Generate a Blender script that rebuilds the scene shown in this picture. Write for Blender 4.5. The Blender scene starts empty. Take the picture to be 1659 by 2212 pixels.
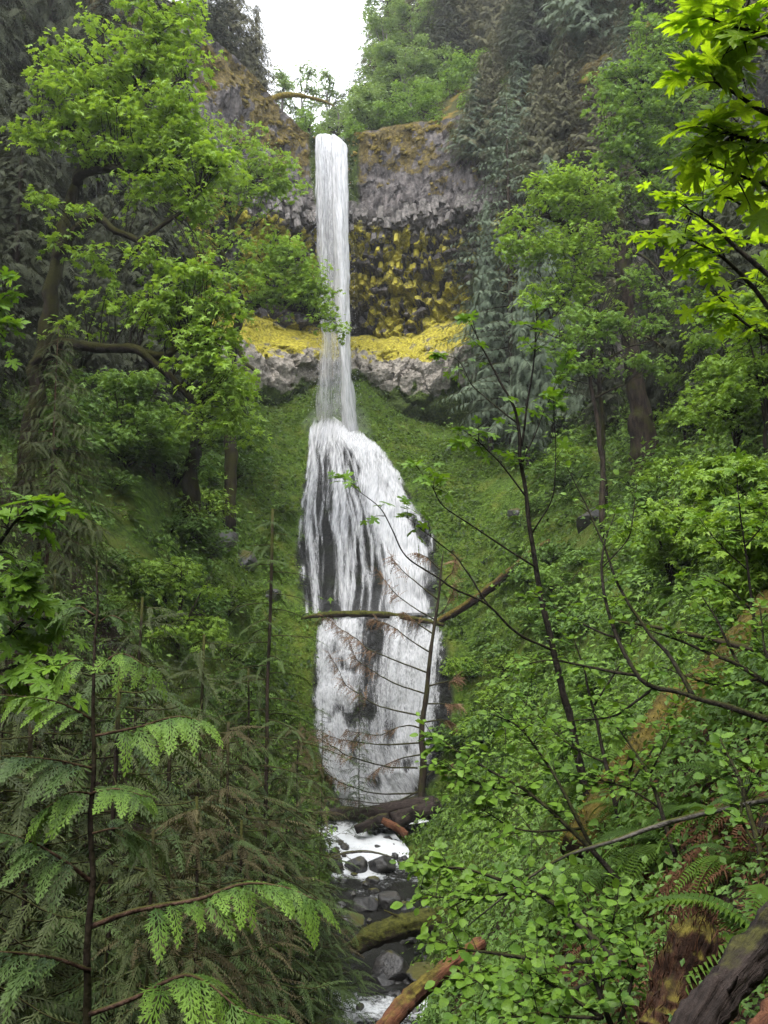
import bpy, bmesh, math, random
import numpy as np
from mathutils import Vector, Matrix

random.seed(11)
rng = np.random.default_rng(11)
scene = bpy.context.scene
COL = scene.collection

# ------------------------------------------------------------------ camera
PITCH = math.radians(8.0)
cam_d = bpy.data.cameras.new("camera")
cam_d.sensor_fit = 'VERTICAL'
cam_d.sensor_height = 36.0
cam_d.lens = 30.0
cam_d.clip_start = 0.1
cam_d.clip_end = 2000
cam = bpy.data.objects.new("camera", cam_d)
COL.objects.link(cam)
cam.location = (0, 0, 0)
cam.rotation_euler = (math.radians(90) + PITCH, 0, 0)
scene.camera = cam

# ------------------------------------------------------------------ sky and sun (overcast day)
SUN_EL, SUN_ROT = math.radians(62), math.radians(200)
world = bpy.data.worlds.new("World")
scene.world = world
world.use_nodes = True
wn, wl = world.node_tree.nodes, world.node_tree.links
wn.clear()
sky_t = wn.new('ShaderNodeTexSky'); sky_t.sky_type = 'NISHITA'; sky_t.sun_disc = False
sky_t.sun_elevation = SUN_EL; sky_t.sun_rotation = SUN_ROT
sky_t.air_density = 1.0; sky_t.dust_density = 3.0
wmix = wn.new('ShaderNodeMix'); wmix.data_type = 'RGBA'; wmix.inputs[0].default_value = 0.86
wmix.inputs[7].default_value = (9.6, 9.9, 10.3, 1)       # even white cloud layer over the clear sky
wl.new(sky_t.outputs[0], wmix.inputs[6])
wbg = wn.new('ShaderNodeBackground'); wbg.inputs[1].default_value = 0.125
wl.new(wmix.outputs[2], wbg.inputs[0])
wout = wn.new('ShaderNodeOutputWorld'); wl.new(wbg.outputs[0], wout.inputs[0])

sun_d = bpy.data.lights.new("sun", 'SUN')
sun_d.energy = 1.3; sun_d.angle = math.radians(25); sun_d.color = (1.0, 0.96, 0.9)
sun = bpy.data.objects.new("sun", sun_d); COL.objects.link(sun)
sd = Vector((math.cos(SUN_EL) * math.sin(SUN_ROT), math.cos(SUN_EL) * math.cos(SUN_ROT), math.sin(SUN_EL)))
sun.rotation_euler = (-sd).to_track_quat('-Z', 'Y').to_euler()
sun.location = (0, 0, 90)

scene.view_settings.view_transform = 'Standard'
scene.view_settings.look = 'None'
scene.view_settings.exposure = 1.75
scene.view_settings.gamma = 1
cy = scene.cycles
cy.max_bounces = 7; cy.diffuse_bounces = 3; cy.glossy_bounces = 2; cy.transmission_bounces = 4
cy.transparent_max_bounces = 16; cy.volume_bounces = 0
cy.caustics_reflective = False; cy.caustics_refractive = False
cy.sample_clamp_indirect = 6

# ------------------------------------------------------------------ pixel <-> place (1659 x 2212 reading of the photograph)
FPX = 30.0 / 36.0 * 2212
CP, SP = math.cos(PITCH), math.sin(PITCH)
def P(px, py, D):
    """point seen at pixel (px, py), D metres north of the camera"""
    px, py, D = np.broadcast_arrays(np.asarray(px, float), np.asarray(py, float), np.asarray(D, float))
    dx = (px - 829.5) / FPX; dz = (1106 - py) / FPX
    ry = CP - dz * SP; rz = SP + dz * CP
    return np.stack([dx / ry * D, D, rz / ry * D], -1)
def proj(p):
    p = np.asarray(p, float)
    f = p[..., 1] * CP + p[..., 2] * SP
    u = -p[..., 1] * SP + p[..., 2] * CP
    f = np.where(f > 0.05, f, 0.05)
    return 829.5 + p[..., 0] / f * FPX, 1106 - u / f * FPX, f

# ------------------------------------------------------------------ noise
def _hash(ix, iy, iz, seed):
    h = (ix.astype(np.int64) * 374761393 + iy.astype(np.int64) * 668265263 + iz.astype(np.int64) * 2147483647 + seed * 1274126177) & 0xFFFFFFFF
    h = ((h ^ (h >> 13)) * 1274126177) & 0xFFFFFFFF
    h = ((h ^ (h >> 16)) * 2246822519) & 0xFFFFFFFF
    return ((h ^ (h >> 15)) & 0xFFFFFF) / float(0xFFFFFF)
def vnoise(p, seed=0):
    p = np.asarray(p, float); i = np.floor(p).astype(np.int64); f = p - i
    f = f * f * (3 - 2 * f); r = 0
    for a in (0, 1):
        for b in (0, 1):
            for c in (0, 1):
                w = (f[..., 0] if a else 1 - f[..., 0]) * (f[..., 1] if b else 1 - f[..., 1]) * (f[..., 2] if c else 1 - f[..., 2])
                r = r + w * _hash(i[..., 0] + a, i[..., 1] + b, i[..., 2] + c, seed)
    return r * 2 - 1
def fbm(p, octv=4, seed=0):
    p = np.asarray(p, float); r = 0; a = 1.0; s = 0
    for o in range(octv):
        r = r + a * vnoise(p * 2 ** o + 17.3 * o, seed + o); s += a; a *= 0.5
    return r / s
def worley(p, seed=0, zoff=False):
    p = np.asarray(p, float); i = np.floor(p).astype(np.int64)
    f1 = np.full(p.shape[:-1], 9.0); f2 = f1.copy(); cid = np.zeros_like(f1); off = np.zeros_like(f1)
    for a in (-1, 0, 1):
        for b in (-1, 0, 1):
            for c in (-1, 0, 1):
                j = i + np.array([a, b, c])
                q = np.stack([_hash(j[..., 0], j[..., 1], j[..., 2], seed + k) for k in (1, 2, 3)], -1) + j
                d = np.sqrt(((q - p) ** 2).sum(-1)); h = _hash(j[..., 0], j[..., 1], j[..., 2], seed + 9)
                closer = d < f1
                f2 = np.where(closer, f1, np.minimum(f2, d)); cid = np.where(closer, h, cid); off = np.where(closer, p[..., 2] - q[..., 2], off); f1 = np.where(closer, d, f1)
    if zoff: return f1, f2, cid, off
    return f1, f2, cid
def sstep(a, b, x):
    t = np.clip((np.asarray(x, float) - a) / (b - a), 0, 1); return t * t * (3 - 2 * t)

# ------------------------------------------------------------------ mesh helpers
def build_mesh(name, V, faces, attrs=None, smooth=False):
    """V (n,3); faces: list of (m,k) index arrays; attrs {name: (n,) floats}"""
    me = bpy.data.meshes.new(name)
    V = np.asarray(V, np.float32)
    faces = [np.asarray(f, np.int32) for f in faces if len(f)]
    me.vertices.add(len(V)); me.vertices.foreach_set("co", V.ravel())
    loops = np.concatenate([f.ravel() for f in faces]); sizes = np.concatenate([np.full(len(f), f.shape[1], np.int32) for f in faces])
    me.loops.add(len(loops)); me.loops.foreach_set("vertex_index", loops)
    me.polygons.add(len(sizes)); me.polygons.foreach_set("loop_start", np.concatenate([[0], np.cumsum(sizes)[:-1]]).astype(np.int32))
    me.polygons.foreach_set("loop_total", sizes)
    me.polygons.foreach_set("use_smooth", np.full(len(sizes), smooth, bool))
    for k, a in (attrs or {}).items():
        at = me.attributes.new(k, 'FLOAT', 'POINT'); at.data.foreach_set("value", np.asarray(a, np.float32))
    me.update(calc_edges=True)
    return me
def link(name, me, mat=None, parent=None):
    if mat is not None and len(me.materials) == 0: me.materials.append(mat)
    o = bpy.data.objects.new(name, me); COL.objects.link(o)
    if parent is not None: o.parent = parent
    return o
def tag(o, label=None, cat=None, group=None, kind=None):
    if label: o["label"] = label
    if cat: o["category"] = cat
    if group: o["group"] = group
    if kind: o["kind"] = kind
    return o
def thing(name, label, cat, loc=(0, 0, 0), group=None):
    o = bpy.data.objects.new(name, None); COL.objects.link(o); o.location = loc
    o.empty_display_size = 0.3
    return tag(o, label, cat, group)
class MB:
    """collects arrays into one mesh"""
    def __init__(s): s.V = []; s.F = {}; s.A = []; s.n = 0
    def add(s, V, F, a=0.5):
        V = np.asarray(V, float)
        s.V.append(V); s.A.append(np.broadcast_to(np.asarray(a, float), (len(V),)))
        for f in (F if isinstance(F, list) else [F]):
            f = np.asarray(f); s.F.setdefault(f.shape[1], []).append(f + s.n)
        s.n += len(V)
    def build(s, name, mat, parent=None, smooth=False, origin=None):
        V = np.concatenate(s.V)
        if origin is not None: V = V - np.asarray(origin)
        return link(name, build_mesh(name, V, [np.concatenate(f) for f in s.F.values()], {"var": np.concatenate(s.A)}, smooth), mat, parent)
def scatter(TV, TF, M, T, var=None):
    """copies of a template (TV verts, TF tri/quad array list) by matrices M (n,3,3) and offsets T (n,3)"""
    n = len(T); v = len(TV)
    V = (np.einsum('nij,vj->nvi', M, TV) + T[:, None, :]).reshape(-1, 3)
    off = (np.arange(n) * v)[:, None, None]
    F = [(f[None] + off).reshape(-1, f.shape[1]) for f in TF]
    return V, F, np.repeat(var if var is not None else np.full(n, .5), v)
def norm(v): return v / (np.linalg.norm(v, axis=-1, keepdims=True) + 1e-9)
def frames(d, n, scale):
    """matrices with y along d, z near n"""
    d = norm(d); x = norm(np.cross(d, n)); z = np.cross(x, d)
    return np.stack([x, d, z], -1) * np.asarray(scale).reshape(-1, 1, 1)
def catmull(pts, k=6):
    pts = np.asarray(pts, float)
    if len(pts) < 3: 
        t = np.linspace(0, 1, k * (len(pts) - 1) + 1)[:, None]; return pts[0] * (1 - t) + pts[-1] * t
    p = np.vstack([2 * pts[0] - pts[1], pts, 2 * pts[-1] - pts[-2]]); out = []
    for i in range(1, len(p) - 2):
        for j in range(k):
            t = j / k
            out.append(0.5 * (2 * p[i] + (p[i + 1] - p[i - 1]) * t + (2 * p[i - 1] - 5 * p[i] + 4 * p[i + 1] - p[i + 2]) * t * t + (3 * p[i] - p[i - 1] - 3 * p[i + 1] + p[i + 2]) * t ** 3))
    out.append(p[-2]); return np.array(out)
def tube(pts, rad, sides=8, rough=0.0, seed=0, cap=True):
    pts = np.asarray(pts, float); n = len(pts); rad = np.broadcast_to(np.asarray(rad, float), (n,))
    tan = norm(np.gradient(pts, axis=0)); ref = np.array([0.31, 0.2, 0.93]) if abs(tan[0][2]) < .8 else np.array([0.95, 0.3, 0.1])
    X = np.zeros((n, 3)); x = norm(np.cross(ref, tan[0]))
    for i in range(n):
        x = norm(x - tan[i] * np.dot(x, tan[i])); X[i] = x
    Y = np.cross(tan, X); a = np.arange(sides) / sides * 2 * math.pi
    ring = X[:, None] * np.cos(a)[None, :, None] + Y[:, None] * np.sin(a)[None, :, None]
    r = np.repeat(rad[:, None], sides, 1)
    if rough:
        q = pts[:, None] + ring * rad[:, None, None]
        sc = 1.0 / max(rad.max() * 1.1, .02)
        r = r * (1 + rough * fbm(q * sc, 3, seed) * 1.6)
    V = (pts[:, None] + ring * r[..., None]).reshape(-1, 3)
    i = np.arange(n - 1)[:, None] * sides; j = np.arange(sides)[None]; k = (j + 1) % sides
    F = np.stack([i + j, i + k, i + sides + k, i + sides + j], -1).reshape(-1, 4)
    fl = [F]
    if cap:
        V = np.vstack([V, pts[0], pts[-1]]); c0, c1 = len(V) - 2, len(V) - 1; jj = np.arange(sides); kk = (jj + 1) % sides
        fl.append(np.vstack([np.stack([kk, jj, np.full(sides, c0)], -1), np.stack([(n - 1) * sides + jj, (n - 1) * sides + kk, np.full(sides, c1)], -1)]))
    return V, fl
def copy_tree(o, parent=None):
    c = o.copy(); COL.objects.link(c)
    if parent is not None: c.parent = parent
    for ch in [x for x in COL.objects if x.parent == o]: copy_tree(ch, c)
    return c
def copy_with(root, kids):
    """copy a thing and the listed parts (and sub-parts)"""
    r = root.copy(); COL.objects.link(r)
    for ch, subs in kids:
        c = ch.copy(); COL.objects.link(c); c.parent = r
        for g in subs:
            d = g.copy(); COL.objects.link(d); d.parent = c
    return r

# ------------------------------------------------------------------ materials
class NT:
    def __init__(s, name):
        s.m = bpy.data.materials.new(name); s.m.use_nodes = True; s.t = s.m.node_tree; s.n = s.t.nodes; s.l = s.t.links
        s.n.clear(); s.out = s.n.new('ShaderNodeOutputMaterial')
    def node(s, typ, ins=None, **kw):
        x = s.n.new(typ)
        for k, v in kw.items(): setattr(x, k, v)
        for k, v in (ins or {}).items(): s.put(x.inputs[k], v)
        return x
    def put(s, sock, v):
        if isinstance(v, bpy.types.NodeSocket): s.l.new(v, sock)
        elif isinstance(v, tuple) and len(v) == 3 and sock.type == 'RGBA': sock.default_value = (*v, 1)
        else: sock.default_value = v
    def mix(s, f, a, b, blend='MIX'):
        x = s.n.new('ShaderNodeMix'); x.data_type = 'RGBA'; x.blend_type = blend
        s.put(x.inputs[0], f); s.put(x.inputs[6], a); s.put(x.inputs[7], b); return x.outputs[2]
    def math(s, op, a, b=0.0, c=0.0, clamp=False):
        x = s.n.new('ShaderNodeMath'); x.operation = op; x.use_clamp = clamp
        s.put(x.inputs[0], a); s.put(x.inputs[1], b); s.put(x.inputs[2], c); return x.outputs[0]
    def rng(s, v, a, b, c=0.0, d=1.0):
        x = s.n.new('ShaderNodeMapRange'); x.interpolation_type = 'SMOOTHSTEP'
        for k, q in zip((0, 1, 2, 3, 4), (v, a, b, c, d)): s.put(x.inputs[k], q)
        return x.outputs[0]
    def coord(s, which='Object'): return s.node('ShaderNodeTexCoord').outputs[which]
    def wpos(s): return s.node('ShaderNodeNewGeometry').outputs['Position']
    def mapping(s, v, scale): return s.node('ShaderNodeMapping', {0: v, 3: scale}).outputs[0]
    def noise(s, v, scale, detail=4, rough=.55): 
        return s.node('ShaderNodeTexNoise', {'Vector': v, 'Scale': scale, 'Detail': detail, 'Roughness': rough}).outputs[0]
    def attr(s, name): return s.node('ShaderNodeAttribute', attribute_name=name).outputs['Fac']
    def bump(s, h, strength=.5, dist=.1): return s.node('ShaderNodeBump', {'Height': h, 'Strength': strength, 'Distance': dist}).outputs[0]
    def bsdf(s, color, rough=.8, normal=None, spec=.3):
        b = s.node('ShaderNodeBsdfPrincipled', {'Base Color': color, 'Roughness': rough, 'Specular IOR Level': spec})
        if normal is not None: s.l.new(normal, b.inputs['Normal'])
        return b.outputs[0]
    def done(s, sh): s.l.new(sh, s.out.inputs[0]); return s.m
MATS = {}
def leaf_mat(name, dark, light, trans=0.38, rough=.45, spec=.25, obj_random=False, tint=(1.15, 1.1, .55)):
    t = NT(name)
    v = t.attr("var")
    if obj_random: v = t.math('ADD', t.math('MULTIPLY', t.node('ShaderNodeObjectInfo').outputs['Random'], .25 if obj_random == 'tip' else .85), t.math('MULTIPLY', v, .8))
    n = t.noise(t.wpos(), 0.9, 2)
    f = t.math('ADD', t.math('MULTIPLY', v, .75), t.math('MULTIPLY', n, .5), clamp=True)
    f = t.rng(f, .1, .95)
    c = t.mix(f, dark, light)
    if obj_random:
        n2 = t.noise(t.coord(), 9.0, 3); c = t.mix(t.rng(n2, .35, .7, 0, .35), c, tuple(x * .6 for x in dark))
    b = t.bsdf(c, rough, spec=spec * .6)
    tr = t.node('ShaderNodeBsdfTranslucent', {'Color': t.mix(1.0, c, tint, 'MULTIPLY')})
    x = t.node('ShaderNodeMixShader', {0: trans, 1: b, 2: tr.outputs[0]})
    return t.done(x.outputs[0])
def grain_mat(name, dark, light, moss, moss_amt=.3, fine=1.0):
    """split or weathered wood: fibres run along the log (ga round it, gl along it, both in metres)"""
    t = NT(name); p = t.wpos()
    co = t.node('ShaderNodeCombineXYZ', {0: t.math('MULTIPLY', t.attr("ga"), 30.0 * fine), 1: t.math('MULTIPLY', t.attr("gl"), 2.2 * fine), 2: 0.0}).outputs[0]
    n = t.noise(co, 1.0, 6, .65); n2 = t.noise(p, 7 * fine, 5, .7); n3 = t.noise(p, 1.6 * fine, 4)
    c = t.mix(t.rng(t.math('ADD', t.math('MULTIPLY', n, .65), t.math('MULTIPLY', n2, .35)), .32, .68), dark, light)
    c = t.mix(t.rng(n3, .48, .66, 0, .75), c, tuple(x * .55 for x in dark))
    nz = t.node('ShaderNodeSeparateXYZ', {0: t.node('ShaderNodeNewGeometry').outputs['Normal']}).outputs[2]
    f = t.rng(t.math('ADD', t.math('MULTIPLY', nz, .4), t.math('ADD', t.math('MULTIPLY', n3, .7), t.math('MULTIPLY', n2, .3))), 1 - moss_amt - .08, 1 - moss_amt + .10)
    mc = t.mix(t.rng(n2, .3, .7), tuple(x * .35 for x in moss), tuple(min(1, x * 1.7) for x in moss))
    c = t.mix(f, c, mc)
    return t.done(t.bsdf(c, .9, t.bump(t.math('ADD', n, t.math('MULTIPLY', n2, .7)), 1.0, .05), .2))
def bark_mat(name, dark, light, moss, moss_amt=.5, scale=6):
    t = NT(name); p = t.wpos()
    n = t.noise(t.mapping(p, (1, 1, .25)), scale, 5); c = t.mix(t.rng(n, .3, .7), dark, light)
    nz = t.node('ShaderNodeSeparateXYZ', {0: t.node('ShaderNodeNewGeometry').outputs['Normal']}).outputs[2]
    m2 = t.noise(p, 1.7, 5)
    f = t.rng(t.math('ADD', t.math('MULTIPLY', nz, .45), m2), 1 - moss_amt - .12, 1 - moss_amt + .18)
    fine = t.noise(p, 14, 3)
    mc = t.mix(fine, tuple(x * .45 for x in moss), tuple(min(1, x * 1.5) for x in moss))
    c = t.mix(f, c, mc)
    h = t.math('ADD', n, t.math('MULTIPLY', fine, .6))
    return t.done(t.bsdf(c, .95, t.bump(h, .8, .06), .15))
# ================================================================== THE SETTING
# ------------------------------------------------------------------ ground of the ravine
CTRL_PX = [  # px, py, D
 (675,905,75),(720,925,73.5),(765,930,73),(850,985,70),(930,1110,64),(955,1190,60.5),(950,1330,56),(800,1330,56.5),(640,1330,56.5),(640,1180,62.5),(660,1000,71),
 (780,1150,61),(720,1100,65),(850,1150,61),(700,1225,60.3),(860,1260,58),(780,1260,58.6),
 (690,1342,54.5),(820,1342,54.5),(950,1345,54.2),(680,1450,52),(820,1450,51.6),(970,1450,52.5),(680,1600,49.6),(820,1600,49.2),(960,1600,50),(720,1745,47.5),(830,1745,47.2),(920,1745,47.5),
 (560,895,75),(470,930,66),(560,1050,64),(600,1150,62),(590,1250,58.5),(470,1100,52),(415,1060,46),(300,1000,42),(330,1180,38),(450,1250,47),(540,1330,53),(600,1340,55.5),
 (640,1480,50.5),(610,1650,45),(560,1560,45),(450,1450,40),(350,1400,34),(300,1700,27),(500,1800,33),(600,1850,37),(200,2000,22),(100,2212,19),(400,2000,25),(480,2200,25),(560,2020,32),(620,1950,36),
 (0,1200,24),(0,1600,20),(150,1450,24),
 (1000,955,74),(900,945,76),(1000,1060,66),(1060,1150,60),(1010,1250,57),(970,1345,55.5),(1140,1225,52),(1200,1000,60),(1390,1010,50),(1300,1150,46),(1300,1300,38),(1500,1200,35),(1600,1000,32),(1650,850,34),
 (1010,1450,52.5),(1010,1600,49.5),(980,1740,46),(1080,1450,46),(1150,1600,33),(1400,1500,22),(1600,1400,16),(1250,1650,17),(1130,1800,24),(1000,1850,37),(960,1960,34),(1300,1780,12),(1480,1650,10),(1600,1800,6.5),(1100,2010,16),(1000,2200,13.5),(980,2100,20),(1300,2100,7),(1600,2170,3.6),(1420,2200,4.6),
 (750,1760,46.5),(790,1830,43),(800,1930,38.5),(760,2010,34.5),(710,2080,31.5),(720,2212,27.5),(640,2212,27.2),(840,2190,27.5),(880,2090,30)]
CTRL_PX += [(560,800,79.5),(640,805,79.8),(600,855,78.2),(535,835,79),(655,865,77.5),(790,812,79.6),(800,870,78.3),(766,890,76.8)]
CW = [P(*c) for c in CTRL_PX]
CW += [np.array(c, float) for c in [(0,-1,-1.6),(-1,3,-3.2),(-1.5,10,-7.6),(-1.5,19,-11.0),(-5,15,-12.6),(-10,5,-14),(-16,-12,-16),(-2,-6,-2.4),(3,-8,-1),(6,-20,1),(-14,-25,-6),(10,0,3),(8,8,3),
  (16,5,8),(16,18,10.5),(24,-15,10),(24,30,15),(40,0,22),(40,40,27),(28,55,19),(36,75,30),(18,72,19),(60,-30,34),(60,80,40),(-17,60,16),(-14,72,22),(-18,45,13),(-20,30,9),(-22,15,2),(-14,14,-6),(-32,-5,6),(-45,20,18),(-45,70,30),(-60,-30,16),(-60,85,38),(-40,-30,20),(-15,-36,8),(-10,-36,10),(20,-36,26),(8,-30,14),(-30,-20,6),(0,86,21),(10,84,21),(-8,86,25),(0,-38,16),(-35,-38,14)]]
CW = np.array(CW)
def rbf_fit(C):
    n = len(C); d = np.sqrt(((C[:, None, :2] - C[None, :, :2]) ** 2).sum(-1) + .6)
    A = np.zeros((n + 3, n + 3)); A[:n, :n] = d + np.eye(n) * -.25
    A[:n, n] = 1; A[:n, n + 1:] = C[:, :2]; A[n, :n] = 1; A[n + 1:, :n] = C[:, :2].T
    return np.linalg.solve(A, np.concatenate([C[:, 2], [0, 0, 0]]))
RW = rbf_fit(CW)
def rbf(xy):
    out = np.zeros(len(xy))
    for i in range(0, len(xy), 20000):
        q = xy[i:i + 20000]
        d = np.sqrt(((q[:, None] - CW[None, :, :2]) ** 2).sum(-1) + .6)
        out[i:i + 20000] = d @ RW[:-3] + RW[-3] + q @ RW[-2:]
    return out
GX = np.arange(-58, 62.01, .45); GY = np.arange(-36, 86.4, .45)
XX, YY = np.meshgrid(GX, GY, indexing='ij')
ZZ = rbf(np.stack([XX.ravel(), YY.ravel()], -1)).reshape(XX.shape)
STREAM = np.array([P(*c) for c in [(820,1752,46.8),(790,1770,46),(760,1790,45),(785,1830,43),(805,1880,41),(815,1930,38.5),(790,1985,35.8),(740,2030,33.5),(705,2090,31),(715,2150,29),(730,2225,27)]] +
                  [np.array(c, float) for c in [(-3.2,21,-12.3),(-6,14,-13),(-11,4,-14.5),(-17,-12,-16.5)]])
STW = np.array([4.8, 2.8, 2.6, 2.7, 2.8, 3.0, 3.5, 4.6, 4.8, 5.0, 4.6, 4.2, 4.2, 4.5, 5.0])   # widths
SC = catmull(np.column_stack([STREAM, STW]), 6)
for i in range(1, len(SC)): SC[i, 2] = min(SC[i, 2], SC[i - 1, 2] - .01)
dmin = np.full(XX.shape, 1e9); zs = np.zeros(XX.shape); ws = np.ones(XX.shape)
for c in SC:
    d = np.hypot(XX - c[0], YY - c[1]); m = d < dmin
    dmin = np.where(m, d, dmin); zs = np.where(m, c[2], zs); ws = np.where(m, c[3], ws)
near = sstep(1.0, .45, dmin / ws) * (YY < 48)
ZZ = ZZ * (1 - near) + (zs - .55) * near
P3 = np.stack([XX, YY, ZZ], -1)
dist = np.hypot(XX, YY)
fall_px, fall_py, _ = proj(P3)
def in_poly(x, y, poly):
    r = np.zeros(np.shape(x), bool); n = len(poly)
    for i in range(n):
        x1, y1 = poly[i]; x2, y2 = poly[(i + 1) % n]
        c = ((y1 > y) != (y2 > y)); r ^= c & (x < (x2 - x1) * (y - y1) / (y2 - y1 + 1e-9) + x1)
    return r
FAN_L = [(905,676),(935,668),(1000,660),(1100,648),(1180,640),(1260,645),(1332,650)]     # (py, px) edges of the middle tier
FAN_R = [(905,757),(935,774),(985,836),(1050,876),(1110,914),(1180,950),(1260,952),(1332,945)]
LOW_L = [(1338,690),(1400,682),(1500,676),(1600,680),(1680,695),(1745,735)]
LOW_R = [(1338,950),(1400,968),(1500,982),(1600,972),(1680,950),(1745,915)]
poly_mid = [(x, y) for y, x in FAN_L] + [(x, y) for y, x in FAN_R[::-1]]
poly_low = [(x, y) for y, x in LOW_L] + [(x, y) for y, x in LOW_R[::-1]]
fm = (YY > 46.5) & (YY < 77)
wet = ((in_poly(fall_px, fall_py, poly_mid) | in_poly(fall_px, fall_py, poly_low)) & fm).astype(float)
def blur(a, n):
    for _ in range(n):
        a = (a + np.roll(a, 1, 0) + np.roll(a, -1, 0) + np.roll(a, 1, 1) + np.roll(a, -1, 1)) / 5
    return a
wetb = np.clip(blur(wet, 5) * 1.35 - .2, 0, 1)
wetb = np.maximum(wetb, sstep(.9, .5, dmin / ws) * (YY < 48) * .95)
# relief: ledges on the wet rock, hummocks on the slopes
q = np.stack([XX, YY, ZZ], -1)
w1, w2, wid = worley(q * np.array([.55, .55, .35]), 5)
ledge = (wid - .5) * 1.0 - sstep(.12, .0, w2 - w1) * .35
hum = fbm(q * .33, 4, 3) * .55 + fbm(q * 1.1, 3, 8) * .22
fade = sstep(2, 14, dist)
ZZ = ZZ + np.where(wet > .5, ledge * 1.0 + fbm(q * 1.3, 3, 4) * .45, hum * (1 - wetb * .6)) * (.15 + .85 * fade)
def grid_z(a, x, y):
    u = np.clip((np.asarray(x, float) - GX[0]) / .45, 0, len(GX) - 1.001); v = np.clip((np.asarray(y, float) - GY[0]) / .45, 0, len(GY) - 1.001)
    i = u.astype(int); j = v.astype(int); f = u - i; g = v - j
    return a[i, j] * (1 - f) * (1 - g) + a[i + 1, j] * f * (1 - g) + a[i, j + 1] * (1 - f) * g + a[i + 1, j + 1] * f * g
def tz(x, y): return grid_z(ZZ, x, y)
def on_ground(x, y, dz=0.0): return np.array([x, y, float(tz(x, y)) + dz])
ZS = np.where(near > .4, np.maximum(ZZ, zs), ZZ)
def hit(px, py, dmax=88, start=1.5, Z=None):
    """where the line of sight through a pixel meets the ground"""
    px, py = np.broadcast_arrays(np.atleast_1d(np.asarray(px, float)), np.asarray(py, float))
    D = np.arange(start, dmax, .15); p = P(px[:, None], py[:, None], D[None])
    below = grid_z(ZZ if Z is None else Z, p[..., 0], p[..., 1]) > p[..., 2]
    k = np.where(below.any(1), below.argmax(1), len(D) - 1)
    return P(px, py, D[k])
EPS = .5
gxn = -(grid_z(ZZ, XX + EPS, YY) - grid_z(ZZ, XX - EPS, YY)) / (2 * EPS); gyn = -(grid_z(ZZ, XX, YY + EPS) - grid_z(ZZ, XX, YY - EPS)) / (2 * EPS)
GN = norm(np.stack([gxn, gyn, np.ones_like(gxn)], -1))
def gnormal(x, y): return norm(np.stack([grid_z(GN[..., k], x, y) for k in range(3)], -1))

t = NT("ground_moss_and_rock"); p = t.wpos()
n1 = t.noise(p, .45, 5); n2 = t.noise(p, 3.5, 5, .65); n3 = t.noise(p, 11, 4, .7)
moss = t.mix(t.rng(n2, .3, .72), (.032, .062, .008), (.105, .180, .020))
moss = t.mix(t.rng(n1, .45, .7), moss, (.12, .145, .02))
soil_and_shade = t.mix(n3, (.010, .007, .005), (.060, .036, .021))
rock = t.mix(t.rng(n2, .32, .75), (.004, .0045, .004), (.036, .037, .037)); rock = t.mix(t.rng(n1, .5, .75), rock, (.014, .020, .006))
bare = t.attr("bare")  # bare soil near the trail, painted shade on the left bank
c = t.mix(t.rng(t.math('ADD', bare, t.math('MULTIPLY', n2, .6)), .55, .85), moss, soil_and_shade)
c = t.mix(t.rng(t.math('ADD', t.attr("wet"), t.math('MULTIPLY', t.math('SUBTRACT', n1, .5), 1.2)), .35, .75), c, rock)
rg = t.rng(t.attr("wet"), .3, .8, .95, .55)
h = t.math('ADD', n2, t.math('MULTIPLY', n3, .8))
MATS['ground'] = t.done(t.bsdf(c, rg, t.bump(h, 1.0, .22), .22))
ni, nj = XX.shape
idx = np.arange(ni * nj).reshape(ni, nj)
quads = np.stack([idx[:-1, :-1], idx[1:, :-1], idx[1:, 1:], idx[:-1, 1:]], -1).reshape(-1, 4)
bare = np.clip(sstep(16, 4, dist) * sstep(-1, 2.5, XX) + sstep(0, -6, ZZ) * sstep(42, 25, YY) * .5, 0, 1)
bare = np.maximum(bare, sstep(6, 2, dist)); bare = np.maximum(bare, sstep(-1.5, -3, XX) * sstep(36, 28, YY) * .9)  # second term paints the deep shade of the left bank as dark ground
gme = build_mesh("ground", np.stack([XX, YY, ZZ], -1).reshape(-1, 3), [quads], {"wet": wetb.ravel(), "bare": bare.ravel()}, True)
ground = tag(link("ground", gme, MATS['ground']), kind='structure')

# ------------------------------------------------------------------ damp air in the canyon
HZ = np.array([(x, y, z) for x in (-82, 86) for y in (-48, 150) for z in (-20, 150)], float)
hz = link("haze", build_mesh("haze", HZ, [np.array([(0,1,3,2),(4,6,7,5),(0,4,5,1),(2,3,7,6),(0,2,6,4),(1,5,7,3)])]))
t = NT("damp_air"); v_ = t.node('ShaderNodeVolumePrincipled', {'Color': (.93, .96, 1.0), 'Density': .00036, 'Anisotropy': .25}); t.l.new(v_.outputs[0], t.out.inputs['Volume'])
hz.data.materials.append(t.m); tag(hz, kind='stuff')

# ------------------------------------------------------------------ the cliff round the plunge
PLAN = np.array([(-58,-12),(-48,10),(-40,30),(-32,46),(-24.5,59),(-17.5,69.5),(-11,76.5),(-5.2,80),(1.5,79.6),(8,78),(14.5,74.5),(22,68),(30,58),(37,45),(46,30),(60,8)], float)
pc = catmull(PLAN, 24)
ps = np.concatenate([[0], np.cumsum(np.hypot(*np.diff(pc, axis=0).T))])
def plan(s): return np.interp(s, ps, pc[:, 0]), np.interp(s, ps, pc[:, 1])
s_mid = ps[np.argmin(np.hypot(pc[:, 0] + 5.2, pc[:, 1] - 80))]
sv = np.concatenate([np.arange(0, s_mid - 14, .7), np.arange(s_mid - 14, s_mid + 20, .15), np.arange(s_mid + 20, ps[-1], .6)])
def zp(py, D): return float(P(829, py, D)[2])
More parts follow.
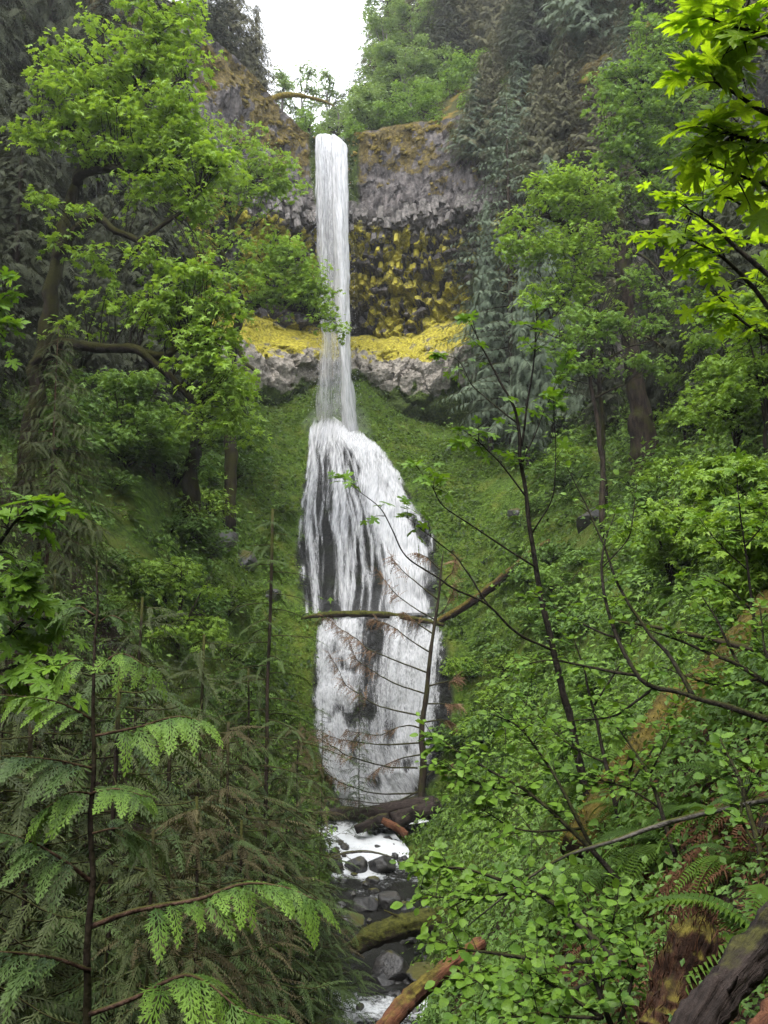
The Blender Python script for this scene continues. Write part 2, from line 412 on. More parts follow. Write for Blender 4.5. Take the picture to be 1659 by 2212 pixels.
# top edge of the cliff along s
TOPP = [((-46,-8),46),((-26,30),46),((-21,44),56),((-18,57),62),((-15.6,66),64.5)]
TOP_S = [0, ps[np.argmin(np.hypot(pc[:,0]+40,pc[:,1]-30))], ps[np.argmin(np.hypot(pc[:,0]+32,pc[:,1]-46))]]
TOP_Z = [48, 50, 58]
for px, py in [(425,45),(470,85),(520,128),(560,170),(600,215),(640,262),(662,284),(676,292),(690,296),(720,297),(742,297),(757,292),(790,283),(850,278),(950,262),(1050,235),(1150,190),(1250,150),(1400,60),(1650,-40)]:
    # plan point whose azimuth matches
    az = (px - 829.5) / FPX / (CP - (1106 - py) / FPX * SP)
    k = np.argmin(np.abs(pc[:, 0] / np.maximum(pc[:, 1], 5) - az) + (pc[:, 1] < 20) * 9)
    TOP_S.append(ps[k]); TOP_Z.append(float(P(px, py, pc[k, 1])[2]))
TOP_S += [ps[-1]]; TOP_Z += [48]
o_ = np.argsort(TOP_S); TOP_S = np.array(TOP_S)[o_]; TOP_Z = np.array(TOP_Z)[o_]
ztop = np.interp(sv, TOP_S, TOP_Z) + fbm(np.stack([sv * .5, sv * 0, sv * 0], -1), 3, 2) * .8 * (1 - np.exp(-((sv - s_mid) / 3) ** 2))
zb = -2 + 15 * sstep(34, 20, np.abs(sv - s_mid))
tv = np.linspace(0, 1, 210)
S2, T2 = np.meshgrid(sv, tv, indexing='ij')
Zc = zb[:, None] + (ztop - zb)[:, None] * T2
px_, py_ = plan(S2)
ex, ey = plan(S2 + .3); bx, by = plan(S2 - .3)
tx, ty = ex - bx, ey - by; L = np.hypot(tx, ty); nx, ny = ty / L, -tx / L       # outward (towards the viewer)
Zn = Zc + fbm(np.stack([S2 * .12, Zc * .12, S2 * 0], -1), 3, 21) * 1.8 + fbm(np.stack([S2 * .4, Zc * .4, S2 * 0], -1), 3, 22) * 1.3
prof = np.interp(Zn, [12, 17, 19.2, 21, 24, 25.6, 26.6, 28.4, 30.3, 33, 37.5, 39, 40.6, 44, 50, 70], [-1.5, -2.0, -1.8, .3, 1.2, 1.0, .3, -1.5, -3.0, -2.4, -.6, .7, 1.0, .5, 0, -2.5])
core = sstep(30, 17, np.abs(S2 - s_mid - 3))
q = np.stack([px_, py_, Zc], -1)
qw = q + np.stack([fbm(q * .5, 3, 35), fbm(q * .5 + 30, 3, 36), fbm(q * .5 + 60, 3, 38)], -1) * 1.1
a1, a2, aid = worley(qw * np.array([.42, .42, .34]), 31)        # big broken blocks
b1, b2, bid, boff = worley((q * .6 + qw * .4) * np.array([1.25, 1.25, .85]) + 7, 37, True)  # cells of the broken columns
rough_band = sstep(28.5, 31.5, Zn) * sstep(41, 37, Zn) * core
grey_band = sstep(19.5, 22, Zn) * sstep(29, 25.5, Zn) * core
disp = prof * core + fbm(q * .16, 4, 23) * 2.0 * (1 - core * .55) + fbm(q * .8, 4, 25) * .35
disp += rough_band * ((bid - .45) * .7 - np.clip(boff, -.6, .6) * 1.5 - sstep(.16, 0, b2 - b1) * .45 + (aid - .5) * 1.6 + fbm(q * 1.1, 4, 40) * .7 + fbm(q * 2.5, 3, 39) * .28)
disp += grey_band * (.9 * (aid - .4) - sstep(.10, 0, a2 - a1) * .35 + fbm(q * 1.1, 4, 27) * .7)
upper = sstep(39.5, 42, Zn)
disp += upper * (fbm(q * np.array([.9, .9, .3]), 4, 41) * .7 + (bid - .5) * .35)
disp += (1 - core) * ((aid - .5) * 1.1 + fbm(q * np.array([.6, .6, .25]), 3, 43) * .9)
disp -= sstep(2.6, .4, np.abs(S2 - s_mid + .0)) * sstep(44, 49, Zc) * 1.2   # the notch the stream has cut
disp *= sstep(0, .02, 1 - T2) * .6 + .4
CXm, CYm = px_ + nx * disp, py_ + ny * disp
CV = np.stack([CXm, CYm, Zc], -1)
# what grows on the rock
fb = fbm(q * .35, 4, 51); fs = fbm(q * 1.6, 3, 53)
yellow = core * sstep(-.35, .25, fb * .9 + fs * .7 + .45 * sstep(31, 28.5, Zn) - .7 * sstep(38, 42, Zn) + .20 - (bid > .78) * .5 * rough_band) * sstep(24.8, 26.5, Zn + fs * 1.3) * sstep(43, 37.5, Zn + fs * 1.5)
tops = sstep(-.25, .25, fb + fs * .7 + .22 * core * sstep(30, 50, Zn) - .12)
brown = tops * sstep(40, 44.5, Zn + fs * 2) * (.62 + .38 * sstep(46, 51, Zn)) + (1 - core) * tops * .75
green = sstep(23.5, 21.5, Zn + fs * 1.5) * core * sstep(-.5, .1, fb + .25) * .9 + sstep(6, 2.5, np.abs(S2 - s_mid)) * sstep(25.5, 22.5, Zn + fs) * .9
green = np.clip(np.maximum(green, (1 - core) * sstep(-.2, .4, fb) * .75) + sstep(3.6, 1.6, np.abs(S2 - s_mid - .2)) * sstep(38, 43, Zc) * .8, 0, 1)
pale = grey_band
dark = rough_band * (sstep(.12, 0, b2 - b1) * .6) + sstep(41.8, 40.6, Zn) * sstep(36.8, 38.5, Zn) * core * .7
t = NT("cliff_basalt"); p = t.wpos()
n1 = t.noise(p, .8, 5); n2 = t.noise(p, 4, 5, .65); n3 = t.noise(t.mapping(p, (1, 1, .35)), 2.2, 5, .6)
rock = t.mix(t.rng(n3, .32, .72), (.028, .025, .025), (.145, .128, .122))
rock = t.mix(t.rng(n2, .55, .75), rock, (.20, .185, .18))
rock = t.mix(t.attr("pale"), rock, t.mix(t.rng(n2, .3, .7), (.15, .135, .115), (.36, .325, .28)))
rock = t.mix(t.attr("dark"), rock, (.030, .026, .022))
yl = t.mix(t.rng(n2, .3, .75), (.17, .145, .016), (.54, .475, .060))
c = t.mix(t.rng(t.math('ADD', t.math('ADD', t.attr("yellow"), t.math('MULTIPLY', n2, .6)), t.math('MULTIPLY', t.math('SUBTRACT', n1, .5), 1.6)), .92, 1.22), rock, yl)
br = t.mix(t.rng(n2, .3, .75), (.042, .032, .010), (.145, .108, .030))
c = t.mix(t.rng(t.math('ADD', t.attr("brown"), t.math('MULTIPLY', n2, .55)), .72, .92), c, br)
gr = t.mix(t.rng(n2, .3, .75), (.014, .030, .005), (.07, .10, .012))
c = t.mix(t.rng(t.math('ADD', t.attr("green"), t.math('MULTIPLY', n2, .5)), .6, .85), c, gr)
h = t.math('ADD', t.math('MULTIPLY', n3, .7), n2)
MATS['cliff'] = t.done(t.bsdf(c, .9, t.bump(h, 1.0, .25), .25))
ni, nj = S2.shape
idx = np.arange(ni * nj).reshape(ni, nj)
quads = np.stack([idx[:-1, :-1], idx[1:, :-1], idx[1:, 1:], idx[:-1, 1:]], -1).reshape(-1, 4)
cme = build_mesh("cliff", CV.reshape(-1, 3), [quads], {k: v.ravel() for k, v in dict(yellow=yellow, brown=brown, green=green, pale=pale, dark=dark).items()}, False)
cliff = tag(link("cliff", cme, MATS['cliff']), kind='structure')
def cliff_at(s, z):
    """point on the cliff face and its outward direction"""
    i = np.clip(np.searchsorted(sv, s), 1, ni - 1)
    tt = (z - zb[i]) / (ztop[i] - zb[i]); j = np.clip((tt * (nj - 1)).astype(int), 0, nj - 1)
    return CV[i, j], np.stack([nx[i, j], ny[i, j], np.zeros(np.shape(i))], -1), i, j

# broken ends of the basalt columns, hanging in two rows under the upper face
col_meshes = []
for k in range(8):
    r = np.random.default_rng(k + 70); a = np.arange(6) / 6 * 2 * math.pi + r.normal(0, .12, 6); rr = .5 * (1 + r.normal(0, .12, 6))
    V = []
    for z, sc in ((0, .92), (.15, 1.0), (1.7, 1.0)):
        V += [(rr[i] * sc * math.cos(a[i]), rr[i] * sc * math.sin(a[i]), z + (r.normal(0, .09) if z < 1 else 0)) for i in range(6)]
    F4 = [(b * 6 + i, b * 6 + (i + 1) % 6, b * 6 + 6 + (i + 1) % 6, b * 6 + 6 + i) for b in (0, 1) for i in range(6)]
    V += [(0, 0, .02)]; F3 = [(18, (i + 1) % 6, i) for i in range(6)]
    col_meshes.append(build_mesh("basalt_column", V, [np.array(F4), np.array(F3)]))
t = NT("column_basalt"); p = t.wpos(); n2 = t.noise(p, 3.2, 5, .6); oi = t.node('ShaderNodeObjectInfo').outputs['Random']
c = t.mix(t.rng(n2, .3, .72), (.045, .042, .040), (.22, .20, .185)); c = t.mix(t.math('MULTIPLY', oi, .55), c, (.05, .045, .04))
nz = t.node('ShaderNodeSeparateXYZ', {0: p}).outputs[2]
n5 = t.noise(p, .9, 4)
ylw = t.rng(t.math('ADD', t.math('ADD', t.math('MULTIPLY', oi, .4), n5), t.rng(nz, 36.5, 40, .55, -.25)), .80, 1.05)
c = t.mix(ylw, c, t.mix(n2, (.16, .135, .016), (.45, .39, .05)))
MATS['column'] = t.done(t.bsdf(c, .9, t.bump(n2, .7, .1), .25))
for m in col_meshes: m.materials.append(MATS['column'])
n_col = 0
for row, (z0, spread, n, ssz) in enumerate([(40.0, .35, 95, .62), (38.3, .5, 85, .6), (36.8, .6, 60, .42), (35.2, .8, 50, .42)]):
    ss = np.linspace(s_mid - 9.5, s_mid + 15.5, n) + rng.normal(0, .08, n)
    if row >= 2: ss = np.linspace(s_mid + 1.2, s_mid + 14, n) + rng.normal(0, .2, n)
    for s in ss:
        z = z0 + rng.normal(0, spread) + .5 * math.sin(s * .7)
        pt, nn, i, j = cliff_at(np.array(s), np.array(z))
        o = bpy.data.objects.new("basalt_column", col_meshes[rng.integers(8)]); COL.objects.link(o); o.parent = cliff
        sc = ssz * rng.uniform(.75, 1.3)
        out = .05 if row < 2 else -.18
        o.location = (pt[0] + nn[0] * out, pt[1] + nn[1] * out, z)
        o.scale = (sc, sc, sc * rng.uniform(.8, 1.3))
        lean = rng.uniform(.05, .45) if row < 2 else rng.uniform(.3, .9)
        o.rotation_euler = (Vector((-nn[0] * lean + rng.normal(0, .08), -nn[1] * lean + rng.normal(0, .08), 1))).to_track_quat('Z', 'Y').to_euler()
        n_col += 1

# ------------------------------------------------------------------ the forested hills above the cliff edge
hv = np.concatenate([[0, .6, 1.5], np.linspace(3, 60, 30)])
slope = np.interp(sv, [0, s_mid - 18, s_mid - 7, s_mid - 1.5, s_mid + 1.5, s_mid + 5, s_mid + 12, ps[-1]], [.5, .35, .05, .08, .08, .5, .95, .9])
top = CV[:, -1]; nrm = np.stack([nx[:, -1], ny[:, -1]], -1)
back = np.where(np.abs(sv - s_mid) < 60, 1.0, 1.0)
dirn = -nrm * .35 + np.array([np.sign(0), .94])[None] * .65; dirn = dirn / np.linalg.norm(dirn, axis=1, keepdims=True)
HV = np.zeros((len(sv), len(hv), 3))
HV[..., :2] = top[:, None, :2] + dirn[:, None] * hv[None, :, None]
HV[..., 2] = top[:, None, 2] + slope[:, None] * hv[None]
HV[:, 1:, 2] += (fbm(np.concatenate([HV[:, 1:, :2] * .15, HV[:, 1:, :1] * 0], -1), 4, 61)) * np.minimum(hv[1:], 6) * .35
step = 2
HVs = HV[::step]; ni2, nj2 = HVs.shape[:2]; idx = np.arange(ni2 * nj2).reshape(ni2, nj2)
quads = np.stack([idx[:-1, :-1], idx[1:, :-1], idx[1:, 1:], idx[:-1, 1:]], -1).reshape(-1, 4)
t = NT("hill_floor"); p = t.wpos(); n1 = t.noise(p, .5, 5); n2 = t.noise(p, 3, 5)
c = t.mix(n2, (.018, .022, .008), (.06, .062, .02)); c = t.mix(t.rng(n1, .5, .7), c, (.15, .10, .02))
MATS['hill'] = t.done(t.bsdf(c, .95, t.bump(n2, .9, .3), .1))
tag(link("hills", build_mesh("hills", HVs.reshape(-1, 3), [quads], None, True), MATS['hill']), kind='structure')
def hill_z(x, y):
    d = (HVs[..., 0] - x) ** 2 + (HVs[..., 1] - y) ** 2
    k = np.argmin(d); return float(HVs.reshape(-1, 3)[k, 2])

# moss pillows growing on the upper face and along the edge of the spur
ico = bmesh.new(); bmesh.ops.create_icosphere(ico, subdivisions=2, radius=1.0)
ICO_V = np.array([v.co[:] for v in ico.verts]); ICO_F = np.array([[v.index for v in f.verts] for f in ico.faces]); ico.free()
ico = bmesh.new(); bmesh.ops.create_icosphere(ico, subdivisions=1, radius=1.0)
ICO1_V = np.array([v.co[:] for v in ico.verts]); ICO1_F = np.array([[v.index for v in f.verts] for f in ico.faces]); ico.free()
ico = bmesh.new(); bmesh.ops.create_icosphere(ico, subdivisions=4, radius=1.0)
ICO4_V = np.array([v.co[:] for v in ico.verts]); ICO4_F = np.array([[v.index for v in f.verts] for f in ico.faces]); ico.free()
keep = ICO_V[:, 2] > -.55
wgt = (brown ** 2) * (Zc > 40); wgt[:, -14:] *= 2
fl = wgt.ravel() * np.gradient(sv)[:, None].repeat(nj, 1).ravel(); fl /= fl.sum()
pick = rng.choice(len(fl), 3600, p=fl); pts = CV.reshape(-1, 3)[pick]
nn = np.stack([nx, ny, 0 * nx + .5], -1).reshape(-1, 3)[pick]
d = norm(np.cross(nn, rng.normal(0, 1, nn.shape)))
sz = np.minimum(rng.gamma(2.2, .075, len(pick)) + .05, .34)
clump = fbm(pts * .8, 3, 77); sz = sz * np.clip(.6 + 1.6 * clump, .25, 1.5)
M = frames(d, norm(nn), sz) * np.array([1.35, 1.35, .45])[None, None]
V, F, A = scatter(ICO1_V * (1 + .25 * vnoise(ICO1_V * 2.3, 5)[:, None]), [ICO1_F], M, pts, rng.random(len(pick)))
V = V + fbm(V * 2.2, 2, 71)[:, None] * .14 - np.array([0, 0, .12]) * rng.random(len(V))[:, None]
t = NT("golden_moss"); p = t.wpos(); n = t.noise(p, 5, 5, .7); v = t.attr("var")
c = t.mix(t.rng(n, .3, .7), (.045, .034, .007), (.235, .172, .036)); c = t.mix(t.math('MULTIPLY', v, .6), c, (.085, .075, .016))
MATS['golden'] = t.done(t.bsdf(c, .95, t.bump(n, 1.0, .2), .1))
mo = link("moss", build_mesh("moss", V, F, {"var": A}, True), MATS['golden']); tag(mo, "golden brown moss pillows growing on the upper cliff face", kind='stuff')

# ------------------------------------------------------------------ the falls
def water_mat(name, scale, lo, hi, bright=.86, along=.12, soft=.25):
    """white water: strands with clear gaps, stretched along the flow (flow coordinates are stored as fu, fv)"""
    t = NT(name)
    fu, fv = t.attr("fu"), t.attr("fv")
    co = t.node('ShaderNodeCombineXYZ', {0: fu, 1: t.math('MULTIPLY', fv, along), 2: t.math('MULTIPLY', t.attr("lay"), 7.0)}).outputs[0]
    n1 = t.noise(co, scale, 6, .62)
    co2 = t.node('ShaderNodeCombineXYZ', {0: fu, 1: t.math('MULTIPLY', fv, along * 2.6), 2: t.math('MULTIPLY', t.attr("lay"), 3.0)}).outputs[0]
    n2 = t.noise(co2, scale * 3.2, 5, .7)
    f = t.math('ADD', t.math('MULTIPLY', n1, .62), t.math('MULTIPLY', n2, .38))
    f = t.math('ADD', f, t.math('SUBTRACT', t.attr("cover"), .5))
    a = t.rng(f, lo, hi)
    bump = t.bump(t.math('ADD', n1, n2), .9, .25)
    col = t.mix(t.rng(n2, .25, .75), (bright * .62, bright * .645, bright * .69), (bright * 1.08, bright * 1.08, bright * 1.1))
    d = t.bsdf(col, .55, bump, .3)
    tr = t.node('ShaderNodeBsdfTranslucent', {'Color': (bright, bright, bright)})
    w = t.node('ShaderNodeMixShader', {0: soft, 1: d, 2: tr.outputs[0]})
    cl = t.node('ShaderNodeBsdfTransparent')
    m = t.node('ShaderNodeMixShader', {0: a, 1: cl.outputs[0], 2: w.outputs[0]})
    return t.done(m.outputs[0])
fall = thing("waterfall", "tall white waterfall plunging over mossy basalt cliff into a fanned lower tier", "waterfall", P(715, 920, 75), None); fall["kind"] = 'structure'
FO = np.array(fall.location)
def sheet(name, pts, fu, fv, lay, cover, mat):
    """pts (a,b,3) grid"""
    a, b = pts.shape[:2]; idx = np.arange(a * b).reshape(a, b)
    qd = np.stack([idx[:-1, :-1], idx[1:, :-1], idx[1:, 1:], idx[:-1, 1:]], -1).reshape(-1, 4)
    return (pts.reshape(-1, 3), qd, fu.ravel(), fv.ravel(), np.broadcast_to(lay, (a, b)).ravel(), np.broadcast_to(cover, (a, b)).ravel())
def join_sheets(name, sh, mat):
    V, Fq, at, n = [], [], {k: [] for k in ("fu", "fv", "lay", "cover")}, 0
    for s in sh:
        V.append(s[0]); Fq.append(s[1] + n); n += len(s[0])
        for k, x in zip(at, s[2:]): at[k].append(x)
    o = link(name, build_mesh(name, np.concatenate(V) - FO, [np.concatenate(Fq)], {k: np.concatenate(v) for k, v in at.items()}, True), mat, fall)
    return o
# free plunge: nested curtains falling clear of the rock
vz = np.linspace(0, 1, 130)
def plunge_sheet(layer, pxl, pxr, cover_fn, fwd, y1=925):
    us = np.linspace(0, 1, 40); U, Vv = np.meshgrid(us, vz, indexing='ij')
    py = 289 + (y1 - 289) * Vv ** 1.15
    py = py + (46 * np.clip((U - .38) / .62, 0, 1) ** 2.0 + 16 * np.clip((.25 - U) / .25, 0, 1) ** 2) * np.exp(-Vv * 25)
    l = np.interp(py, *zip(*pxl)); r = np.interp(py, *zip(*pxr))
    pxx = l + (r - l) * U
    D = 80.3 - (5.2 + .085 * (y1 - 925)) * np.sqrt(np.clip(Vv, 0, 1)) * (1 - .15 * Vv) - fwd * np.sin(math.pi * U) 
    top_in = np.exp(-Vv * 40)
    pts = P(pxx, py, D + top_in * 1.2)
    pts[..., 1] += fbm(np.stack([U * 6, Vv * 3, U * 0 + layer * 5], -1), 2, 81 + layer) * .22
    pts[..., 0] += fbm(np.stack([U * 7, Vv * 16, U * 0 + layer * 9], -1), 3, 87 + layer) * .10 * (1 + Vv)
    ue = U + .07 * fbm(np.stack([U * 2, Vv * 26, U * 0 + layer], -1), 3, 84) * (.4 + Vv); edge = sstep(0, .14, ue) * sstep(1, .86, ue)
    return sheet("p", pts, U * 3.2 * np.ones_like(U), Vv * 30, layer, cover_fn(U, Vv) - (1 - edge) * .45, None)
PL = [(285,682),(300,678),(360,677),(500,681),(640,686),(740,691),(850,682),(930,680)]
PR = [(285,726),(296,745),(310,753),(360,755),(500,757),(640,758),(740,760),(850,766),(900,773),(930,779),(960,786)]
sh = [plunge_sheet(1, PL, PR, lambda U, V: .62 - .27 * V + .1 * U, .25), plunge_sheet(2, PL, PR, lambda U, V: .57 - .30 * V + .1 * U, .8)]
R1 = [(285,712),(400,714),(640,722),(740,728),(850,735),(930,736),(960,738)]
sh.append(plunge_sheet(3, R1, PR, lambda U, V: .70 - .03 * V, 1.3, 958))
R0 = [(285,706),(400,712),(640,716),(740,720),(850,720),(930,722)]
sh.append(plunge_sheet(4, PL, R0, lambda U, V: .60 - .12 * V, 1.2, 930))
MATS['plunge'] = water_mat("plunging_water", 2.6, .26, .80, .74, .045)
join_sheets("plunge", sh, MATS['plunge'])
# flying drops round the plunge
n = 3500
Vv = rng.random(n) ** .8; U = rng.beta(2.2, 2.2, n) * 1.5 - .25
py = 292 + 630 * Vv; l = np.interp(py, *zip(*PL)); r = np.interp(py, *zip(*PR)); U = np.clip(U, -.06 - .16 * Vv, 1.06 + .10 * Vv)
pp = P(l + (r - l) * U, py, 80.0 - 5.0 * np.sqrt(Vv) - rng.normal(.3, .5, n))
DROP_V = np.array([(-.5, 0, 0), (0, -.5, 0), (.5, 0, 0), (0, .5, 0), (0, 0, 1.), (0, 0, -.6)]); DROP_F = np.array([(0,1,4),(1,2,4),(2,3,4),(3,0,4),(1,0,5),(2,1,5),(3,2,5),(0,3,5)])
sz = rng.uniform(.012, .034, n)
M = np.zeros((n, 3, 3)); M[:, 0, 0] = sz; M[:, 1, 1] = sz; M[:, 2, 2] = sz * rng.uniform(1.5, 4, n)
V, F, A = scatter(DROP_V, [DROP_F], M, pp - FO)
t = NT("white_water_drops"); d = t.bsdf((.72, .72, .74), .4); tr = t.node('ShaderNodeBsdfTranslucent', {'Color': (.72, .72, .74)})
MATS['drops'] = t.done(t.node('ShaderNodeMixShader', {0: .4, 1: d, 2: tr.outputs[0]}).outputs[0])
tag(link("spray", build_mesh("spray", V, F), MATS['drops'], fall), kind='stuff')
# water running over the rock of the two lower tiers
def draped(name, EL, ER, y0, y1, cover_fn, nu, nv, mat, lays, yt=lambda U: 0):
    sh = []
    for lay, lift in lays:
        us = np.linspace(.0, 1, nu); vs = np.linspace(0, 1, nv); U, Vv = np.meshgrid(us, vs, indexing='ij')
        py = y0 + (y1 - y0) * Vv + yt(U) * (1 - Vv) ** 2
        l = np.interp(py, *zip(*EL)); r = np.interp(py, *zip(*ER))
        pxx = l + (r - l) * U + 5 * fbm(np.stack([U * 6, Vv * 6, U * 0 + lay], -1), 3, 90)
        p = hit(pxx.ravel(), py.ravel(), 75.2, 44).reshape(nu, nv, 3)
        for _ in range(2): p[:, 1:-1] = (p[:, :-2] + p[:, 1:-1] * 2 + p[:, 2:]) / 4
        p[..., 1] -= lift; p[..., 2] += lift * .6
        p += (fbm(p * np.array([1.5, .5, .5]) + lay, 3, 95) * .14 * lift / .3)[..., None] * np.array([0, -1, .5])
        wid = np.interp(py, *zip(*ER)) - np.interp(py, *zip(*EL))
        eg = sstep(0, .07, U + .05 * fbm(np.stack([U * 3, Vv * 14, U * 0 + lay], -1), 3, 99)) * sstep(1, .91, U + .06 * fbm(np.stack([U * 3, Vv * 12, U * 0 + lay + 5], -1), 3, 98))
        sh.append(sheet("d", p, U * wid / 30, Vv * (y1 - y0) / 30, lay, cover_fn(U, Vv, lay) - (1 - eg) * .35, None))
    return join_sheets(name, sh, mat)
def band(U, c, w): return np.exp(-((U - c) / w) ** 2)
def cov_mid(U, V, lay):
    left = np.zeros_like(U); q_ = np.random.default_rng(17)
    for u0, w_, s_ in [(.05,.030,1.),(.10,.035,1.),(.13,.014,.8),(.19,.010,.6),(.26,.014,.6),(.31,.030,1.),(.36,.034,1.),(.40,.016,.9),(.45,.014,.8),(.48,.022,.9),(.53,.014,.8),(.58,.020,.9)]:
        k_ = q_.uniform(0, 9); c_ = u0 + .025 * np.sin(V * q_.uniform(4, 9) + k_) * V + .02 * vnoise(np.stack([V * 7 + k_, U * 0, U * 0], -1), 5)
        left = np.maximum(left, .33 * s_ * band(U, c_, w_ * (1.5 - .5 * V)) * sstep(-.02, .10, V - q_.uniform(-.1, .25)))
    blob = fbm(np.stack([U * 9, V * 5.5, U * 0 + 3], -1), 3, 57)
    right = .46 * sstep(.40 + .16 * V, .60 + .06 * V, U) - .30 * sstep(.12, .5, blob) * sstep(.05, .25, V) - .20 * sstep(.84, .97, U) * sstep(.15, .5, V)
    topw = .30 * sstep(.28, .05, V)
    return .20 - .22 * sstep(.07, 0, V) + .10 * fbm(np.stack([U * 5, V * 4, U * 0], -1), 3, 59) + np.maximum(np.maximum(left, right), topw) + .08 * sstep(.5, .0, V) 
MATS['fan'] = water_mat("water_over_rock", 3.6, .30, .72, .78, .055)
draped("fan", FAN_L, FAN_R, 908, 1334, cov_mid, 190, 110, MATS['fan'], [(1, .22), (2, .5)], yt=lambda U: 34 * sstep(.45, 1, U))
def cov_low(U, V, lay):
    d = .44 - .26 * band(U, .40 - .05 * V + .03 * vnoise(np.stack([V * 9, U * 0, U * 0], -1), 3), .10) * band(V, .38, .30) - .30 * band(U, .46, .10) * band(V, .06, .2) - .34 * sstep(.74 + .1 * (1 - V), .93, U) * sstep(.12, .3, V) - .25 * band(U, .75, .08) * band(V, .0, .12) - .2 * band(U, .55, .05) * band(V, .62, .18)
    d = d - .20 * sstep(.15, .5, fbm(np.stack([U * 7, V * 8, U * 0 + 9], -1), 3, 63))
    return .17 + d
MATS['cascade'] = water_mat("tumbling_water", 3.6, .32, .68, .80, .13)
draped("cascade", LOW_L, LOW_R, 1342, 1750, cov_low, 90, 120, MATS['cascade'], [(1, .22), (2, .5)])

# mist hanging where the water strikes
t = NT("water_mist"); v_ = t.node('ShaderNodeVolumePrincipled', {'Color': (.97, .98, 1.0), 'Density': .055, 'Anisotropy': .2}); t.l.new(v_.outputs[0], t.out.inputs['Volume']); MATS['mist'] = t.m
for (px, py, D, rx, ry, rz) in [(728, 915, 73.6, 3.2, 1.8, 2.6), (745, 950, 72.2, 2.6, 1.5, 1.6), (860, 1318, 55.6, 4.2, 1.2, 1.5), (800, 1735, 46.8, 3.0, 1.0, 1.0)]:
    vv = ICO_V * np.array([rx, ry, rz]); vv = vv * (1 + .25 * vnoise(ICO_V * 1.5 + px, 4)[:, None]); o = link("mist", build_mesh("mist", vv, [ICO_F], None, True), MATS['mist']); o.location = P(px, py, D); tag(o, "thin white mist where the falling water strikes rock", kind='stuff')
# ------------------------------------------------------------------ the stream below
a, b = len(SC), 25
tan = norm(np.gradient(SC[:, :2], axis=0)); side = np.stack([-tan[:, 1], tan[:, 0]], -1)
sk = catmull(SC, 4); tan = norm(np.gradient(sk[:, :2], axis=0)); side = np.stack([-tan[:, 1], tan[:, 0]], -1)
us = np.linspace(-.78, .78, 41); a = len(sk)
pts = np.zeros((a, 41, 3)); pts[..., :2] = sk[:, None, :2] + side[:, None] * (us[None, :, None] * sk[:, None, 3:4]); pts[..., 2] = sk[:, None, 2]
drop = -np.gradient(sk[:, 2]) / (np.hypot(*np.gradient(sk[:, :2], axis=0).T) + 1e-6)
turb = np.clip(drop * 5, .1, 1)[:, None]
pts[..., 2] += fbm(pts * np.array([.9, .9, .3]), 4, 101) * .22 * turb + fbm(pts * 2.6, 3, 103) * .07
foam = np.clip(.12 + sstep(.08, .30, drop)[:, None] * .6 + fbm(pts * .55, 3, 105) * .45, 0, 1)
gp = proj(pts)[1]
foam = np.clip(foam + .5 * band(gp, 2175, 38) * sstep(-.5, 0, us)[None] + .45 * band(gp, 2130, 22) * sstep(.15, -.1, us)[None] + .5 * band(gp, 1815, 20) + .45 * band(gp, 1885, 22) * sstep(.2, -.2, us)[None] - .5 * band(gp, 2060, 28) - .3 * band(gp, 1965, 20), 0, 1)
idx = np.arange(a * 41).reshape(a, 41); qd = np.stack([idx[:-1, :-1], idx[1:, :-1], idx[1:, 1:], idx[:-1, 1:]], -1).reshape(-1, 4)
t = NT("stream_water"); p = t.wpos()
n1 = t.noise(p, 1.6, 6, .7); n2 = t.noise(p, 6.5, 5, .75)
f = t.math('ADD', t.math('ADD', t.attr("foam"), t.math('MULTIPLY', n2, .75)), t.math('MULTIPLY', n1, .5))
f = t.rng(f, .95, 1.32)
wat = t.bsdf(t.mix(n1, (.003, .0035, .003), (.014, .013, .011)), .10, t.bump(t.math('ADD', n1, t.math('MULTIPLY', n2, .35)), .6, .2), .32)
fo = t.bsdf((.62, .64, .66), .6, t.bump(n2, .8, .1))
MATS['stream'] = t.done(t.node('ShaderNodeMixShader', {0: f, 1: wat, 2: fo}).outputs[0])
stream = tag(link("stream", build_mesh("stream", pts.reshape(-1, 3), [qd], {"foam": foam.ravel()}, True), MATS['stream']), kind='structure')
# ================================================================== PLANTS
def R3(n): return norm(rng.normal(0, 1, (n, 3)))
# ---- leaf shapes (y = towards the tip, z = upper side)
ML_V = np.array([(0,0,0),(.55,.10,-.10),(.26,.38,.02),(.54,.74,-.12),(.16,.62,.02),(0,1,-.16),(-.16,.62,.02),(-.54,.74,-.12),(-.26,.38,.02),(-.55,.10,-.10)])
ML_F = np.array([(0,1,2),(0,2,3),(0,3,4),(0,4,5),(0,5,6),(0,6,7),(0,7,8),(0,8,9)])
MS_V = np.array([(0,0,0),(.52,.55,-.12),(.18,.45,.03),(0,1,-.14),(-.18,.45,.03),(-.52,.55,-.12)])
MS_F = np.array([(0,1,2),(0,2,3),(0,3,4),(0,4,5)])
OV_V = np.array([(0,0,0),(.30,.30,.06),(.28,.62,.05),(0,1,-.10),(-.28,.62,.05),(-.30,.30,.06),(0,.5,-.02)])
OV_F = np.array([(0,1,6),(1,2,6),(2,3,6),(3,4,6),(4,5,6),(5,0,6)])
